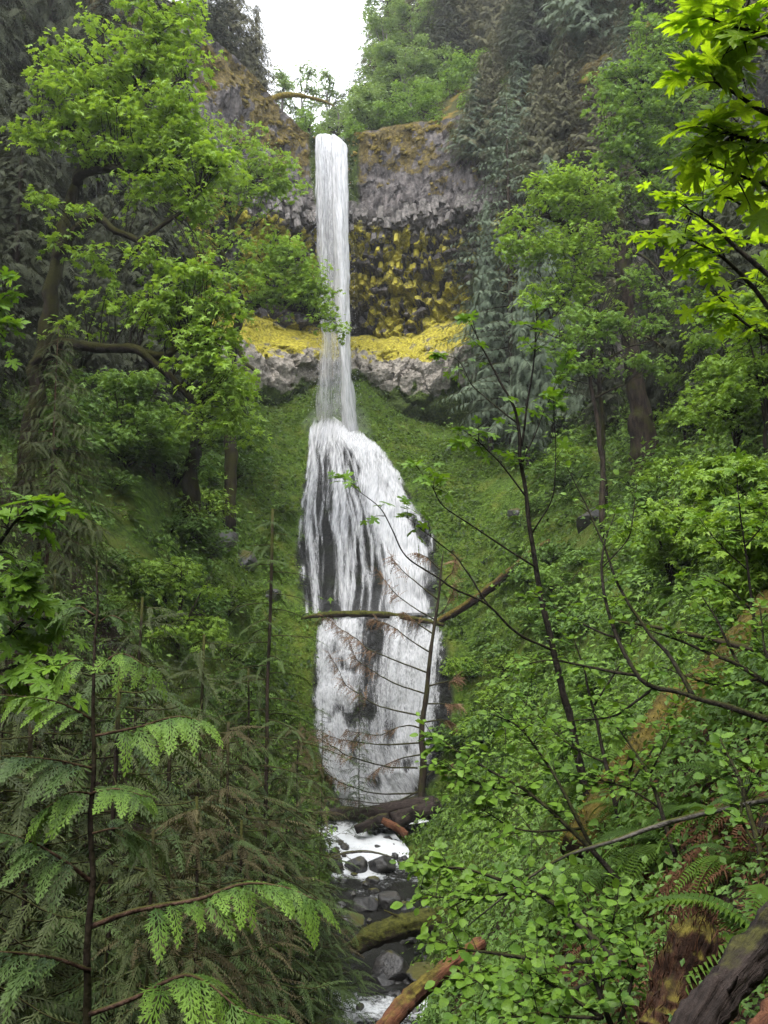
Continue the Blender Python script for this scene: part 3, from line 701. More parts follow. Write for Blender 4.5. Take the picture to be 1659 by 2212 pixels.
def big_maple_leaf(seed):
    r = np.random.default_rng(seed)
    half = [(.0,.02),(.10,-.06),(.30,-.13),(.44,-.10),(.40,.02),(.56,.02),(.60,.08),(.42,.12),(.30,.20),(.36,.30),(.56,.36),(.72,.36),(.66,.44),(.78,.56),(.62,.57),(.58,.68),(.44,.60),(.30,.54),(.18,.44),(.15,.56),(.17,.68),(.28,.76),(.20,.82),(.17,.92),(.09,.95),(.0,1.12)]
    right = [(x * (1 + r.normal(0, .05)), y + r.normal(0, .012)) for x, y in half]
    left = [(-x * (1 + r.normal(0, .05)), y + r.normal(0, .012)) for x, y in half[1:-1]][::-1]
    o = np.array(right + left); c = np.array([[0, .26]])
    pts = np.vstack([c, o]); mid = c + (o - c) * .5; pts = np.vstack([pts, mid])
    z = -.22 * ((pts[:, 0]) ** 2 + (np.maximum(pts[:, 1] - .2, 0)) ** 2 * .8) + .05 * np.abs(pts[:, 0]) + r.normal(0, .012, len(pts))
    n = len(o); F3 = []; F4 = []
    for i in range(n):
        k = (i + 1) % n
        F3.append((0, n + 1 + i, n + 1 + k)); F4.append((n + 1 + i, 1 + i, 1 + k, n + 1 + k))
    V = np.column_stack([pts, z])
    w = .012; m = len(V)   # stalk
    V = np.vstack([V, [(-w, .03, .0), (w, .03, .0), (w, -.42, .10), (-w, -.42, .10)]])
    return build_mesh("leaf", V, [np.array(F3), np.array(F4 + [(m, m + 1, m + 2, m + 3)])])
def big_round_leaf(seed, wid=.40):
    r = np.random.default_rng(seed); ys = np.linspace(0, 1, 15); prof = wid * np.sin(math.pi * ys ** .85) ** .75; prof[0] = prof[-1] = 0
    V = []; 
    for k, y in enumerate(ys):
        tooth = .034 * (1 if k % 2 else -.7)
        zc = -.14 * (y - .3) ** 2; zc += r.normal(0, .008)
        w = max(0, prof[k] + (tooth if 0 < k < 14 else 0)); V += [(-w, y + .035 * (k % 2), zc + .16 * w), (-w * .5, y, zc + .055 * w), (0, y, zc - .01), (w * .5, y, zc + .055 * w), (w, y + .035 * (k % 2), zc + .16 * w)]
    F = [(5 * k + j, 5 * k + j + 1, 5 * k + j + 6, 5 * k + j + 5) for k in range(14) for j in range(4)]
    m = len(V); V += [(-.01, .02, 0), (.01, .02, 0), (.01, -.22, .03), (-.01, -.22, .03)]; F.append((m, m + 1, m + 2, m + 3))
    return build_mesh("leaf", V, [np.array(F)], None, True)
# flat scale-leaved spray (cedar): a spine with side twigs, each with its own side scales
def cedar_spray(n_side, n_sub, wid=.02, droop=.35, seed=0, sublen=.36, fine=False, ang0=46):
    r = np.random.default_rng(seed); V = []; F = []
    def zz(y): return -droop * y * y
    def blade(p, d, L, w):
        s = np.array([-d[1], d[0]]); a = len(V)
        if not fine:
            for k in (p, p + d * L * .42 - s * w, p + d * L, p + d * L * .42 + s * w): V.append((k[0], k[1], zz(k[1]) - .10 * abs(k[0])))
            F.append((a, a + 1, a + 2, a + 3)); return
        q = [p - s * w * .35, p + d * L * .45 - s * w, p + d * L, p + d * L * .45 + s * w, p + s * w * .35]
        for k in q: V.append((k[0], k[1], zz(k[1]) - .10 * abs(k[0]) + r.normal(0, .004)))
        F.extend([(a, a + 1, a + 3, a + 4), (a + 1, a + 2, a + 3, a + 3)])
    pr = np.array([0., 0.])
    ys = np.linspace(.04, .98, n_side)
    for k, y in enumerate(ys):
        for sd in (-1, 1):
            L = ((.42 if ang0 > 40 else .44) * (1 - y) ** .75 + .07) * r.uniform(.8, 1.1) * (min(1, y * 5 + .45)); ang = math.radians(r.uniform(ang0 - 6, ang0 + 6))
            d = np.array([sd * math.sin(ang), math.cos(ang)]); p0 = np.array([0., y + (.5 / n_side if sd > 0 else 0)])
            blade(p0, d, L, wid)
            for j in range(n_sub):
                f = (j + .7) / (n_sub + .6); p1 = p0 + d * L * f; l2 = sublen * L * (1 - f * .75) + .02
                for s2 in (-1, 1):
                    a2 = math.atan2(d[0], d[1]) + s2 * math.radians(ang0 * .8); blade(p1, np.array([math.sin(a2), math.cos(a2)]), l2, wid * .8)
    for k in range(6):
        y0, y1 = k / 6, (k + 1) / 6; a = len(V); w = .012
        V.extend([(-w, y0, zz(y0)), (w, y0, zz(y0)), (w, y1, zz(y1)), (-w, y1, zz(y1))]); F.append((a, a + 1, a + 2, a + 3))
    V = np.array(V); F4 = np.array([f for f in F if f[2] != f[3]]); F3 = np.array([f[:3] for f in F if f[2] == f[3]]).reshape(-1, 3)
    return V, [x for x in (F4, F3) if len(x)]
SPR_S = cedar_spray(7, 0, .045, .45, 1)            # far
SPR_M = cedar_spray(7, 1, .026, .6, 2, .45)            # middle
def feather(n, L=.17, w=.018, droop=.5, seed=0):
    r = np.random.default_rng(seed); V = []; F = []
    for k in range(n):
        y = .05 + .93 * k / (n - 1)
        for s in (-1, 1):
            l = L * (1 - .72 * y) * r.uniform(.75, 1.15) * min(1, .5 + y * 4); a = len(V); an = math.radians(r.uniform(42, 62)); d = np.array([s * math.sin(an), math.cos(an)]); q = np.array([-d[1], d[0]]); p = np.array([0, y])
            z0 = -droop * y * y; hang = -.65 * l * r.uniform(.5, 1.3)
            m = p + d * l * .5; e = p + d * l
            V += [(p[0], p[1], z0), (*(m - q * w), z0 + hang * .35), (*e, z0 + hang), (*(m + q * w), z0 + hang * .35)]; F.append((a, a + 1, a + 2, a + 3))
    for k in range(3):
        y0, y1 = k / 3, (k + 1) / 3; a = len(V); V += [(-.010, y0, -droop * y0 * y0), (.010, y0, -droop * y0 * y0), (.010, y1, -droop * y1 * y1), (-.010, y1, -droop * y1 * y1)]; F.append((a, a + 1, a + 2, a + 3))
    return np.array(V), [np.array(F)]
SPR_F = feather(15, .19, .020, .30)
def spray_tris(s): return sum(len(f) * (f.shape[1] - 2) for f in s[1])

# ---- green materials
MATS['maple'] = leaf_mat("maple_leaves", (.105, .190, .022), (.260, .400, .056), .45, .45, .40)
MATS['maple_far'] = leaf_mat("maple_leaves_far", (.080, .155, .026), (.185, .305, .055), .40, .5, .4)
MATS['maple_yellow'] = leaf_mat("young_maple_leaves", (.100, .185, .020), (.215, .345, .042), .42, .42, .4)
MATS['alder_far'] = leaf_mat("pale_leaves_far", (.10, .165, .05), (.19, .28, .09), .38, .5, .35)
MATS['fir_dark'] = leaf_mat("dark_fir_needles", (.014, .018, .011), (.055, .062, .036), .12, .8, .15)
MATS['fir_grey'] = leaf_mat("grey_green_needles", (.050, .074, .048), (.135, .172, .112), .15, .7, .2)
MATS['fir_brown'] = leaf_mat("lichen_draped_needles", (.040, .044, .026), (.135, .130, .075), .15, .8, .1)
MATS['cedar_olive'] = leaf_mat("olive_cedar_sprays", (.009, .015, .005), (.080, .100, .034), .22, .6, .3)
MATS['cedar_green'] = leaf_mat("green_cedar_sprays", (.010, .021, .007), (.070, .108, .030), .22, .6, .3)
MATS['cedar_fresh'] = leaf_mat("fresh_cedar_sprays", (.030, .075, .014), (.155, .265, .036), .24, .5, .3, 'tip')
MATS['cedar_dead'] = leaf_mat("dead_cedar_sprays", (.085, .048, .028), (.27, .17, .105), .2, .8, .1)
MATS['undergrowth'] = leaf_mat("low_leaves", (.036, .085, .018), (.125, .215, .046), .34, .55, .35)
MATS['moss_leaf'] = leaf_mat("mossy_low_leaves", (.042, .088, .012), (.135, .215, .024), .3, .6, .25)
MATS['sap_leaf'] = leaf_mat("sapling_leaf", (.085, .180, .016), (.160, .290, .026), .42, .42, .3, True)
MATS['canopy_leaf'] = leaf_mat("backlit_leaf", (.18, .31, .018), (.29, .45, .035), .70, .42, .4, True, (1.25, 1.15, .35))
MATS['shrub_leaf'] = leaf_mat("shrub_leaf", (.058, .130, .016), (.150, .265, .032), .36, .42, .3, True)
MATS['tuft'] = leaf_mat("moss_tufts", (.045, .038, .009), (.185, .145, .030), .15, .9, .1)
MATS['tuft_green'] = leaf_mat("green_moss_tufts", (.035, .036, .006), (.125, .125, .016), .15, .9, .1)
MATS['shred'] = leaf_mat("bark_shreds", (.014, .008, .005), (.095, .048, .029), .05, .9, .1)
MATS['fern'] = leaf_mat("fern_leaf", (.026, .060, .008), (.085, .150, .018), .3, .55, .2, True)
MATS['fern_dead'] = leaf_mat("dead_fern", (.040, .018, .010), (.130, .068, .036), .2, .8, .1, True)
MATS['litter'] = leaf_mat("dead_litter", (.022, .011, .006), (.115, .060, .032), .1, .85, .1)
MATS['bark_moss'] = bark_mat("mossy_bark", (.008, .006, .005), (.030, .023, .018), (.027, .027, .006), .55)
MATS['bark_dark'] = bark_mat("dark_bark", (.012, .009, .007), (.055, .040, .031), (.040, .042, .010), .42)
MATS['bark_grey'] = bark_mat("grey_bark", (.05, .045, .04), (.16, .145, .13), (.05, .055, .012), .35)
MATS['bark_red'] = bark_mat("reddish_cedar_bark", (.030, .016, .011), (.120, .072, .052), (.05, .05, .012), .25, 12)
MATS['twig'] = bark_mat("twig_bark", (.007, .006, .005), (.030, .024, .019), (.028, .030, .008), .30, 20)

# ---- broadleaf trees built from traced limbs and pads of foliage
def leaf_pads(pads, leaf, clump_r, per, tmpl, seed, flat=.5, droop=.55, thin=1.0):
    """pads: (px, py, D, rx, ry, clumps); leaves sit on small domes whose tips hang outwards"""
    r = np.random.default_rng(seed); C = []
    for px, py, D, rx, ry, n in pads:
        n = max(3, int(n * thin))
        c = P(px, py, D); k = D / FPX * 1.03
        v = norm(r.normal(0, 1, (n, 3))) * (r.random((n, 1)) ** .42) * np.where(r.random((n, 1)) < .2, 1.45, 1.0)
        C.append(c + v * np.array([rx * k, max(rx, ry) * k * .8, ry * k]))
    C = np.concatenate(C); m = r.poisson(per, len(C)) + 3
    ci = np.repeat(np.arange(len(C)), m); n = len(ci)
    ax = r.random(len(C)) * 2 * math.pi; ln = clump_r * r.uniform(.7, 2.2, len(C)); wd = clump_r * r.uniform(.35, .8, len(C))
    u = r.uniform(-1, 1, n); w = r.normal(0, .55, n); ca, sa = np.cos(ax)[ci], np.sin(ax)[ci]
    ox, oy = u * ln[ci], w * wd[ci] * (1.15 - .6 * np.abs(u))
    rho2 = (ox / clump_r) ** 2 + (oy / clump_r) ** 2
    off = np.stack([ox * ca - oy * sa, ox * sa + oy * ca, -flat * clump_r * .45 * rho2 + r.normal(0, .13 * clump_r, n)], -1)
    tilt = r.normal(0, .28, (len(C), 2))[ci]; off[:, 2] += (tilt * off[:, :2]).sum(1)
    pos = C[ci] + off + r.normal(0, .05, (n, 3)); a = np.arctan2(off[:, 1], off[:, 0]) + r.normal(0, .7, n)
    d = np.stack([np.cos(a), np.sin(a), -droop + r.normal(0, .4, n)], -1) + r.normal(0, .3, (n, 3))
    nm = np.stack([np.cos(a) * .3, np.sin(a) * .3 - .12, np.ones(n)], -1) + r.normal(0, .38, (n, 3))
    sz = leaf * r.uniform(.5, 1.3, n)
    M = frames(d, nm, sz)
    var = np.clip(.55 * r.random(n) + .45 * r.random(len(C))[ci], 0, 1)
    return (*scatter(tmpl[0], [tmpl[1]], M, pos, var), C)
def broadleaf(name, label, cat, limbs, pads, leaf=.2, clump_r=.55, per=16, mat='maple', bark='bark_moss', tmpl=(ML_V, ML_F), seed=1, group=None, ground=True, twig=.018, flat=.5, rough=.22, twig_every=1, thin=1.0):
    """limbs[0] is the trunk: lists of (px, py, D, radius_m)"""
    base = P(*limbs[0][0][:3])
    if ground: base = on_ground(base[0], base[1], -.1)
    root = thing(name, label, cat, base, group); skel = []
    for i, lb in enumerate(limbs):
        pts = [P(*q[:3]) for q in lb]; rad = [q[3] for q in lb]
        if i == 0 and ground: pts = [base] + pts; rad = [rad[0] * 1.25] + rad
        k = 7; c = catmull(pts, k); rr = np.interp(np.linspace(0, len(rad) - 1, len(c)), np.arange(len(rad)), rad)
        w = fbm(c * .9 + seed, 3, seed) ; w2 = fbm(c * .9 + 50 + seed, 3, seed + 3)
        jit = np.stack([w, w * .5, w2], -1) * np.minimum(rr * 1.2 + .05, .3)[:, None]; jit[0] = 0
        c = c + jit
        b = MB(); V, F = tube(c, rr, 10 if rr.max() > .1 else 6, rough, seed + i); b.add(V, F)
        b.build("trunk" if i == 0 else "limb", MATS[bark], root, True, base); skel.append(np.column_stack([c, rr]))
    V, F, A, C = leaf_pads(pads, leaf, clump_r, per, tmpl, seed, flat, .55, thin)
    sk = np.concatenate(skel); b = MB(); r = np.random.default_rng(seed + 5)
    for c in C[::twig_every]:
        q = sk[np.argmin(((sk[:, :3] - c) ** 2).sum(1) * (1 + .3 * r.random(len(sk))) + (sk[:, 2] > c[2] + .6) * 3.0)]
        L = np.linalg.norm(c - q[:3]); mid = (q[:3] + c) / 2 + np.array([0, 0, .14 * L]) + r.normal(0, .06 * L + .02, 3)
        cc = catmull([q[:3], mid, c], 3); rr = np.linspace(min(q[3] * .6, twig * (1 + L * .4)), twig * .35, len(cc))
        VV, FF = tube(cc, rr, 3, cap=False); b.add(VV, FF)
    b.build("branches", MATS['twig'], root, False, base)["kind"] = 'stuff'
    link("crown", build_mesh("crown", V - base, F, {"var": A}), MATS[mat], root)["kind"] = 'stuff'
    return root

# ---- conifers: prototypes at the origin, copied
def conifer(seed, H=20.0, R=3.6, nb=190, per=16, spray=SPR_S, mat='fir_dark', bark='bark_dark', droop=.35, bare=.12, sl=1.0, hang=.5, r0=.32, power=.85, updip=.0):
    r = np.random.default_rng(seed)
    tr = np.stack([r.normal(0, .05, 12).cumsum() * .3, r.normal(0, .05, 12).cumsum() * .3, np.linspace(-1.0, H, 12)], -1)
    TV, TF = tube(tr, np.linspace(r0, .02, 12), 9, .15, seed); bm_b = MB(); bm_b.add(TV, TF)
    z = bare + (1 - bare) * (np.arange(nb) + r.random(nb)) / nb; az = np.arange(nb) * 2.399 + r.normal(0, .35, nb)
    pos, dirs, nrm_, szs = [], [], [], []
    for i in range(nb):
        u = z[i]; L = R * (1 - ((u - bare) / (1 - bare)) ** 1.1) ** power * r.uniform(.65, 1.12) + .06 * R
        if u < bare + .1: L *= .75
        o = np.array([np.cos(az[i]), np.sin(az[i])]); tt = np.linspace(0, 1, 6)
        dr = droop * r.uniform(.6, 1.3)
        c = np.stack([o[0] * L * tt, o[1] * L * tt, u * H + L * (.12 * tt - dr * tt ** 1.6 + updip * tt ** 3)], -1) + np.append(np.interp(u * H, tr[:, 2], tr[:, 0]), [0, 0])[None] * [1, 0, 0]
        VV, FF = tube(c, np.linspace(.035 * (R / 3.5) * (1 - u * .6), .006, 6), 3, cap=False); bm_b.add(VV, FF)
        k = max(4, int(per * L / R)); q = (np.arange(k) + r.random(k)) / k; q = .12 + .88 * q
        p = np.stack([np.interp(q, tt, c[:, j]) for j in range(3)], -1)
        side = np.where(np.arange(k) % 2 == 0, 1, -1); sd = np.array([-o[1], o[0]])
        d = np.stack([o[0] * .55 + sd[0] * side * .75, o[1] * .55 + sd[1] * side * .75, -hang + r.normal(0, .2, k)], -1)
        d[-1] = [o[0], o[1], -hang * .7]
        pos.append(p); dirs.append(d + r.normal(0, .12, d.shape)); nrm_.append(np.array([[o[0] * .3, o[1] * .3, 1]]) + r.normal(0, .3, d.shape)); szs.append(sl * r.uniform(.7, 1.15, k) * (1 - .35 * q) * (.55 + .45 * (1 - u)))
    pos = np.concatenate(pos); M = frames(np.concatenate(dirs), np.concatenate(nrm_), np.concatenate(szs))
    V, F, A = scatter(spray[0], spray[1], M, pos, r.random(len(pos)) * .6 + .4 * (0.5 + .5 * vnoise(pos * .7, seed)))
    trunk = bm_b.build("trunk", MATS[bark], None, True); crown = link("crown", build_mesh("crown", V, F, {"var": A}), MATS[mat]); crown["kind"] = 'stuff'
    root = bpy.data.objects.new("conifer_proto", None); COL.objects.link(root); trunk.parent = root; crown.parent = root
    return dict(root=root, kids=[(trunk, []), (crown, [])], H=H, used=False)
def place(proto, name, label, cat, loc, height, rot=0, group=None, width=1.0, lean=(0, 0)):
    r = proto['root'] if not proto['used'] else copy_with(proto['root'], proto['kids'])
    proto['used'] = True
    r.name = name; r.location = loc; s = height / proto['H']; r.scale = (s * width, s * width, s); r.rotation_euler = (lean[0], lean[1], rot)
    for k in ("label", "group"):
        if k in r: del r[k]
    return tag(r, label, cat, group)
def recolor(proto, mat):
    c = bpy.data.objects.new("crown", proto['kids'][1][0].data); COL.objects.link(c); c["kind"] = 'stuff'; c.material_slots[0].link = 'OBJECT'; c.material_slots[0].material = mat
    t = bpy.data.objects.new("trunk", proto['kids'][0][0].data); COL.objects.link(t)
    root = bpy.data.objects.new("conifer_proto", None); COL.objects.link(root); t.parent = root; c.parent = root
    return dict(root=root, kids=[(t, []), (c, [])], H=proto['H'], used=False)
def by_top(px, py, D, base_fn):
    """(base, height) of a tree whose tip shows at a pixel"""
    tip = P(px, py, D); b = base_fn(tip[0], tip[1]); return np.array([tip[0], tip[1], b - .3]), tip[2] - b + .3
# ================================================================== THE FOREST
# ---- bigleaf maple reaching across the slope (trunk hidden low among cedars)
broadleaf("bigleaf_maple", "large bigleaf maple with heavy dark mossy trunk and wide bright crown high on the slope", "tree",
  [[(60,1000,32,.34),(85,800,32,.31),(112,640,32,.29),(128,520,32.5,.25),(160,410,33,.21),(185,330,33,.18),(190,250,33,.18),(215,160,33,.11),(225,60,33,.05)],
   [(80,790,32,.30),(100,762,31.5,.24),(150,745,31,.20),(220,752,30.5,.19),(300,752,30,.17),(340,790,30,.14),(400,845,30,.13),(440,872,30,.10)],
   [(300,752,30,.13),(345,765,30,.14),(385,745,30.3,.12),(430,750,30.5,.07),(470,765,30.5,.03)],
   [(165,400,33,.20),(190,372,32.5,.19),(260,366,32,.17),(310,370,32,.15),(345,400,31.8,.08)],
   [(125,560,32,.20),(200,470,31.5,.15),(250,500,31.2,.14),(300,520,31,.11),(280,550,31,.06)],
   [(185,330,33,.15),(150,290,32.5,.13),(110,300,32,.08),(70,280,31.8,.04)],
   [(190,260,33,.12),(280,200,32.5,.09),(330,110,32,.06),(370,10,32,.03)],
   [(280,200,32.5,.07),(340,190,32,.05),(400,170,31.5,.03)],
   [(300,520,31,.10),(380,470,30.5,.08),(430,420,30.3,.04)]],
  [(150,120,32,60,50,30),(205,60,33,22,45,14),(330,60,32,80,75,62),(390,40,32,50,60,36),(310,140,32,85,45,48),(230,175,32,90,45,60),(120,185,31.5,55,35,24),(400,120,31.5,45,45,30),
   (150,240,31.5,80,40,46),(260,250,31.5,110,45,74),(370,230,31,70,55,56),(90,290,31.5,55,38,24),(210,320,31.5,70,35,34),(320,320,31,95,50,70),(420,300,31,60,50,50),(450,350,30.5,55,40,38),
   (370,390,30.5,60,45,36),(300,420,31,45,30,14),(420,440,30.5,40,50,22),(100,430,31,40,25,9),(150,450,30.5,45,18,9),(130,520,30.5,30,18,6),(210,560,30.5,55,40,16),(250,640,30.3,50,30,14),(330,560,30.3,60,40,22),(420,590,30,60,35,34),(370,650,30,90,40,40),(470,660,29.6,50,40,32),
   (440,720,29.6,75,35,34),(480,800,29.5,55,60,44),(420,790,29.7,45,30,18),(490,870,29.5,40,50,30),(380,690,30,60,35,20),(300,690,30.4,40,30,10),(180,690,31,60,25,9)],
  leaf=.235, clump_r=.50, per=16, seed=3, thin=.62)
# ---- maple on the mossy bank, its crooked trunk rising from the slope
broadleaf("bigleaf_maple", "crooked dark maple trunk rooted in the bright moss bank beneath the long mossy limb", "tree",
  [[(415,1060,44,.42),(420,1010,44,.34),(428,960,44,.30),(436,900,44,.25),(440,850,43.5,.18),(455,780,43.5,.14),(470,700,43,.08)],
   [(438,880,44,.14),(480,850,43,.09),(520,830,42.5,.04)]],
  [(470,850,42.5,70,40,30),(500,900,42,45,40,20),(440,930,42.5,60,25,14),(460,790,43,50,40,18),(520,830,42,35,30,14),(400,900,43,45,30,10)], leaf=.26, clump_r=.6, per=13, seed=4)
# ---- maple leaning out in front of the yellow cliff
broadleaf("bigleaf_maple", "leaning maple with contorted dark limbs spreading leaves in front of the yellow cliff", "tree",
  [[(500,930,57,.40),(505,850,57,.36),(500,760,57,.34),(508,710,57,.32),(530,670,57,.30),(550,655,56.5,.26),(590,650,56,.2),(640,670,55.5,.14),(690,690,55,.07)],
   [(505,735,57,.24),(520,770,56.5,.17),(540,795,56,.13),(552,803,55.8,.09)],
   [(530,670,57,.22),(500,600,57,.22),(480,540,57,.22),(498,490,57,.2),(490,440,57,.15),(500,380,57,.10),(510,320,57,.04)],
   [(498,490,57,.16),(520,450,57,.13),(530,400,57,.06)],
   [(480,545,57,.15),(520,510,56.5,.12),(545,495,56.5,.06)],
   [(550,655,56.5,.16),(580,600,56.5,.12),(620,580,56,.07)],
   [(490,440,57,.12),(440,400,56,.08),(420,340,56,.05)]],
  [(470,300,56,60,45,30),(540,330,56,55,60,44),(500,380,56,60,40,36),(590,360,55.5,45,40,32),(610,400,55.5,35,35,24),(560,420,55.5,50,30,24),(440,380,55.5,55,50,34),(480,440,55.5,50,25,16),(430,520,55.5,45,40,12),(520,510,55.5,45,20,9),
   (560,560,55,60,50,48),(620,560,54.5,60,50,60),(660,600,54.5,45,45,50),(590,620,54.5,80,30,44),(680,640,54.5,30,35,24),(640,640,54.5,50,22,20),(705,680,54.3,25,30,14),(730,712,54.2,16,14,6),(500,590,55.5,40,35,22),(540,640,55.5,30,25,12)],
  leaf=.27, clump_r=.62, per=17, seed=6, thin=.75)

# ---- dark firs crowding the shaded side wall
FIR = [conifer(1, 20, 3.6, 220, 17, sl=1.25), conifer(2, 20, 3.4, 210, 17, hang=.8, sl=1.3), conifer(3, 20, 4.4, 220, 17, droop=.5, sl=1.3)]
DK = [  # tip px, py, D, base px-ground via terrain, label
 (30,-420,50,"dark tall fir at the shaded edge behind the large maple, nearest the picture corner"),
 (130,-360,54,"dark fir rising straight behind the trunk of the large maple"),
 (250,-300,58,"dark fir standing behind the brightest leaves of the large maple"),
 (340,-150,60,"dark fir between the large maple and the moss topped spur"),
 (-60,-200,42,"dark fir with drooping boughs half out of view beside the maple trunk"),
 (60,180,40,"dark fir with its tip just behind the mossy maple fork"),
 (330,330,52,"shadowy fir under the maple limbs in front of the side wall"),
 (230,420,46,"shadowy fir directly below the horizontal mossy maple limb"),
 (-20,420,34,"dark fir low beside the maple trunk with hanging twigs"),
 (400,480,62,"small dark fir against the foot of the side wall"),
]
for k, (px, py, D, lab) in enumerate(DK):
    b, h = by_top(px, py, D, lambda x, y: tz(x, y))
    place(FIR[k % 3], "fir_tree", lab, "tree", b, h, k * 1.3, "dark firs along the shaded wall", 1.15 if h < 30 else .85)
# ---- firs on the moss topped spur
FS = recolor(FIR[1], MATS['fir_brown'])
for k, (px, py, D, w, lab) in enumerate([(505,-130,78,1.5,"drooping fir on the golden moss spur, tallest against the sky"), (470,-60,76,1.4,"brownish fir rooted on top of the golden moss spur"), (555,10,79,1.5,"scraggly leaning fir at the sky edge of the mossy spur"), (430,-90,74,1.5,"dense fir on the spur nearest the large maple crown"), (535,80,78,1.6,"low dark fir hugging the spur slope above grey rock")]):
    b, h = by_top(px, py, D, hill_z)
    place(FS if k % 2 == 0 else FIR[2], "fir_tree", lab, "tree", b, max(h, 4), k * 2.1, "firs on the mossy spur", w)
# ---- the far side above the cliff edge
FG = recolor(FIR[0], MATS['fir_brown']); FG2 = recolor(FIR[2], MATS['fir_grey'])
UP = [(905,-110,104,2.2,0,"hazy tall fir beside the sky gap"),(985,-160,100,2.0,1,"tall hazy fir second from the sky gap"),(1050,-120,98,1.9,0,"brown grey fir behind the pale deciduous crowns"),(1115,-330,100,.7,2,"tall fir with bare pale trunk high on the hillside"),
 (1180,-200,94,1.1,0,"lichen draped fir on the hillside beyond the bare trunk"),(1240,-140,90,1.1,1,"fir hung with grey lichen near the mossy bough"),(1300,-90,86,1.1,0,"dull brown fir above the steep rock gully"),(1010,60,96,1.2,2,"bushy grey green fir above the light bushes at the cliff edge"),(1130,130,88,1.2,0,"shaggy brown fir standing over the cliff edge"),
 (1230,150,82,1.3,1,"shaggy lichen fir covering the gully beside the blue green fir"),(1380,-200,78,1.1,0,"dark brown fir behind the bright hillside maple"),(1480,-260,70,1.1,2,"tall fir rising behind the foreground leaves"),(1580,-240,64,1.2,0,"tall fir behind the nearest large maple leaves"),(1300,110,78,1.2,0,"brown fir at the back of the hillside maple"),(850,-20,112,2.0,2,"farthest hazy fir at the top of the sky gap")]
for k, (px, py, D, w, ty, lab) in enumerate(UP):
    b, h = by_top(px, py, D, hill_z)
    place([FG, FS, FG2][ty], "fir_tree", lab, "tree", b, max(h, 6), k * 1.7, "firs on the hillside above the cliff", w)
# many more firs rooted up the hillside, and stunted ones on the ledges of the side cliff
r_ = np.random.default_rng(77); cand = []
for _ in range(4000):
    i = r_.integers(ni2); j = r_.integers(1, 20); q = HVs[i, j]; x_, y_, f_ = proj(q)
    if 950 < x_ < 1720 and -150 < y_ < 420 and q[1] > 40 and (x_ > 1120 or j > 7): cand.append((q, x_))
chosen = []
for q, x_ in cand:
    if all(np.hypot(*(q[:2] - c_[0][:2])) > 2.6 for c_ in chosen): chosen.append((q, x_))
    if len(chosen) >= 64: break
chosen.sort(key=lambda c_: c_[1])
ORD = ["first","second","third","fourth","fifth","sixth","seventh","eighth","ninth","tenth","eleventh","twelfth","thirteenth","fourteenth","fifteenth","sixteenth","seventeenth","eighteenth","nineteenth","twentieth"]
def ordinal(n):
    if n < 20: return ORD[n]
    tens = ["", "", "twenty", "thirty", "forty", "fifty", "sixty", "seventy"][(n + 1) // 10]; u = (n + 1) % 10
    return tens + "-" + ORD[u - 1] if u else tens[:-1] + "ieth"
for k, (q, x_) in enumerate(chosen):
    ty = int(r_.integers(4)); pr = [FG, FS, FG2, FIR[2]][ty]; hh = r_.uniform(11, 21) * (1 if x_ > 960 else .7)
    place(pr, "fir_tree", f"{['brownish','drooping brown','grey green','dark'][ty]} fir rooted on the hillside, {ordinal(k)} from the sky gap", "tree", q - np.array([0, 0, .4]), hh, r_.uniform(0, 6), "firs rooted up the hillside", r_.uniform(1.15, 1.6))
k = 0
for s_ in np.linspace(s_mid + 12, s_mid + 58, 84):
    z_ = r_.uniform(24, 50); pt, nn_, i, j = cliff_at(np.array(s_), np.array(z_)); x_, y_, f_ = proj(pt)
    if not (1020 < x_ < 1680) or y_ < 60: continue
    ty = int(r_.integers(3)); place([FS, FG2, FG][ty], "fir_tree", f"{['brown lichen draped','grey green','shaggy brownish'][ty]} fir clinging to the side cliff, {ordinal(k)} from the yellow rock", "tree", pt - nn_ * .2 - np.array([0, 0, .5]), r_.uniform(8, 15), r_.uniform(0, 6), "firs clinging to the side cliff", r_.uniform(1.2, 1.7), (0, 0)); k += 1
# ---- blue green fir standing against the yellow cliff, and others along the cliff foot
FB = [conifer(11, 26, 6.6, 180, 36, mat='fir_grey', sl=.75, hang=.35, bare=.06, power=.8, droop=.45), None]; FB[1] = recolor(FIR[1], MATS['fir_grey'])
for k, (px, py, D, w, lab) in enumerate([(1092,188,68,.98,"tall blue green fir standing in front of the yellow cliff"), (1050,430,70,.75,"slim grey green fir hugging the yellow cliff beside the tallest blue green fir"), (1180,330,66,.9,"grey green fir behind the mid slope maple"), (1130,520,64,.7,"short grey green fir under the blue green fir")]):
    b, h = by_top(px, py, D, lambda x, y: tz(x, y))
    place(FB[0 if k == 0 else 1], "fir_tree", lab, "tree", b, h, k * 2, "grey green firs before the cliff", w)
FD = FIR[0]
for k, (px, py, D, w, ty, lab) in enumerate([(1470,330,50,1.0,0,"dark fir beside the thick hemlock trunk"),(1540,280,44,1.0,1,"dark fir behind the bank of yellow green maples"),(1620,200,40,1.0,2,"dark fir half hidden by the nearest maple leaves"),(1400,480,56,1.1,1,"dark fir behind the hemlock trunk against grey rock"),(1500,560,46,.9,2,"short dark fir uphill of the hemlock"),(1290,560,60,1.0,0,"dark fir with hanging twigs beside the hemlock, toward the falls")]):
    b, h = by_top(px, py, D, lambda x, y: tz(x, y))
    place(FIR[ty], "fir_tree", lab, "tree", b, h, k * 2.4, "dark firs on the sunny slope", w)
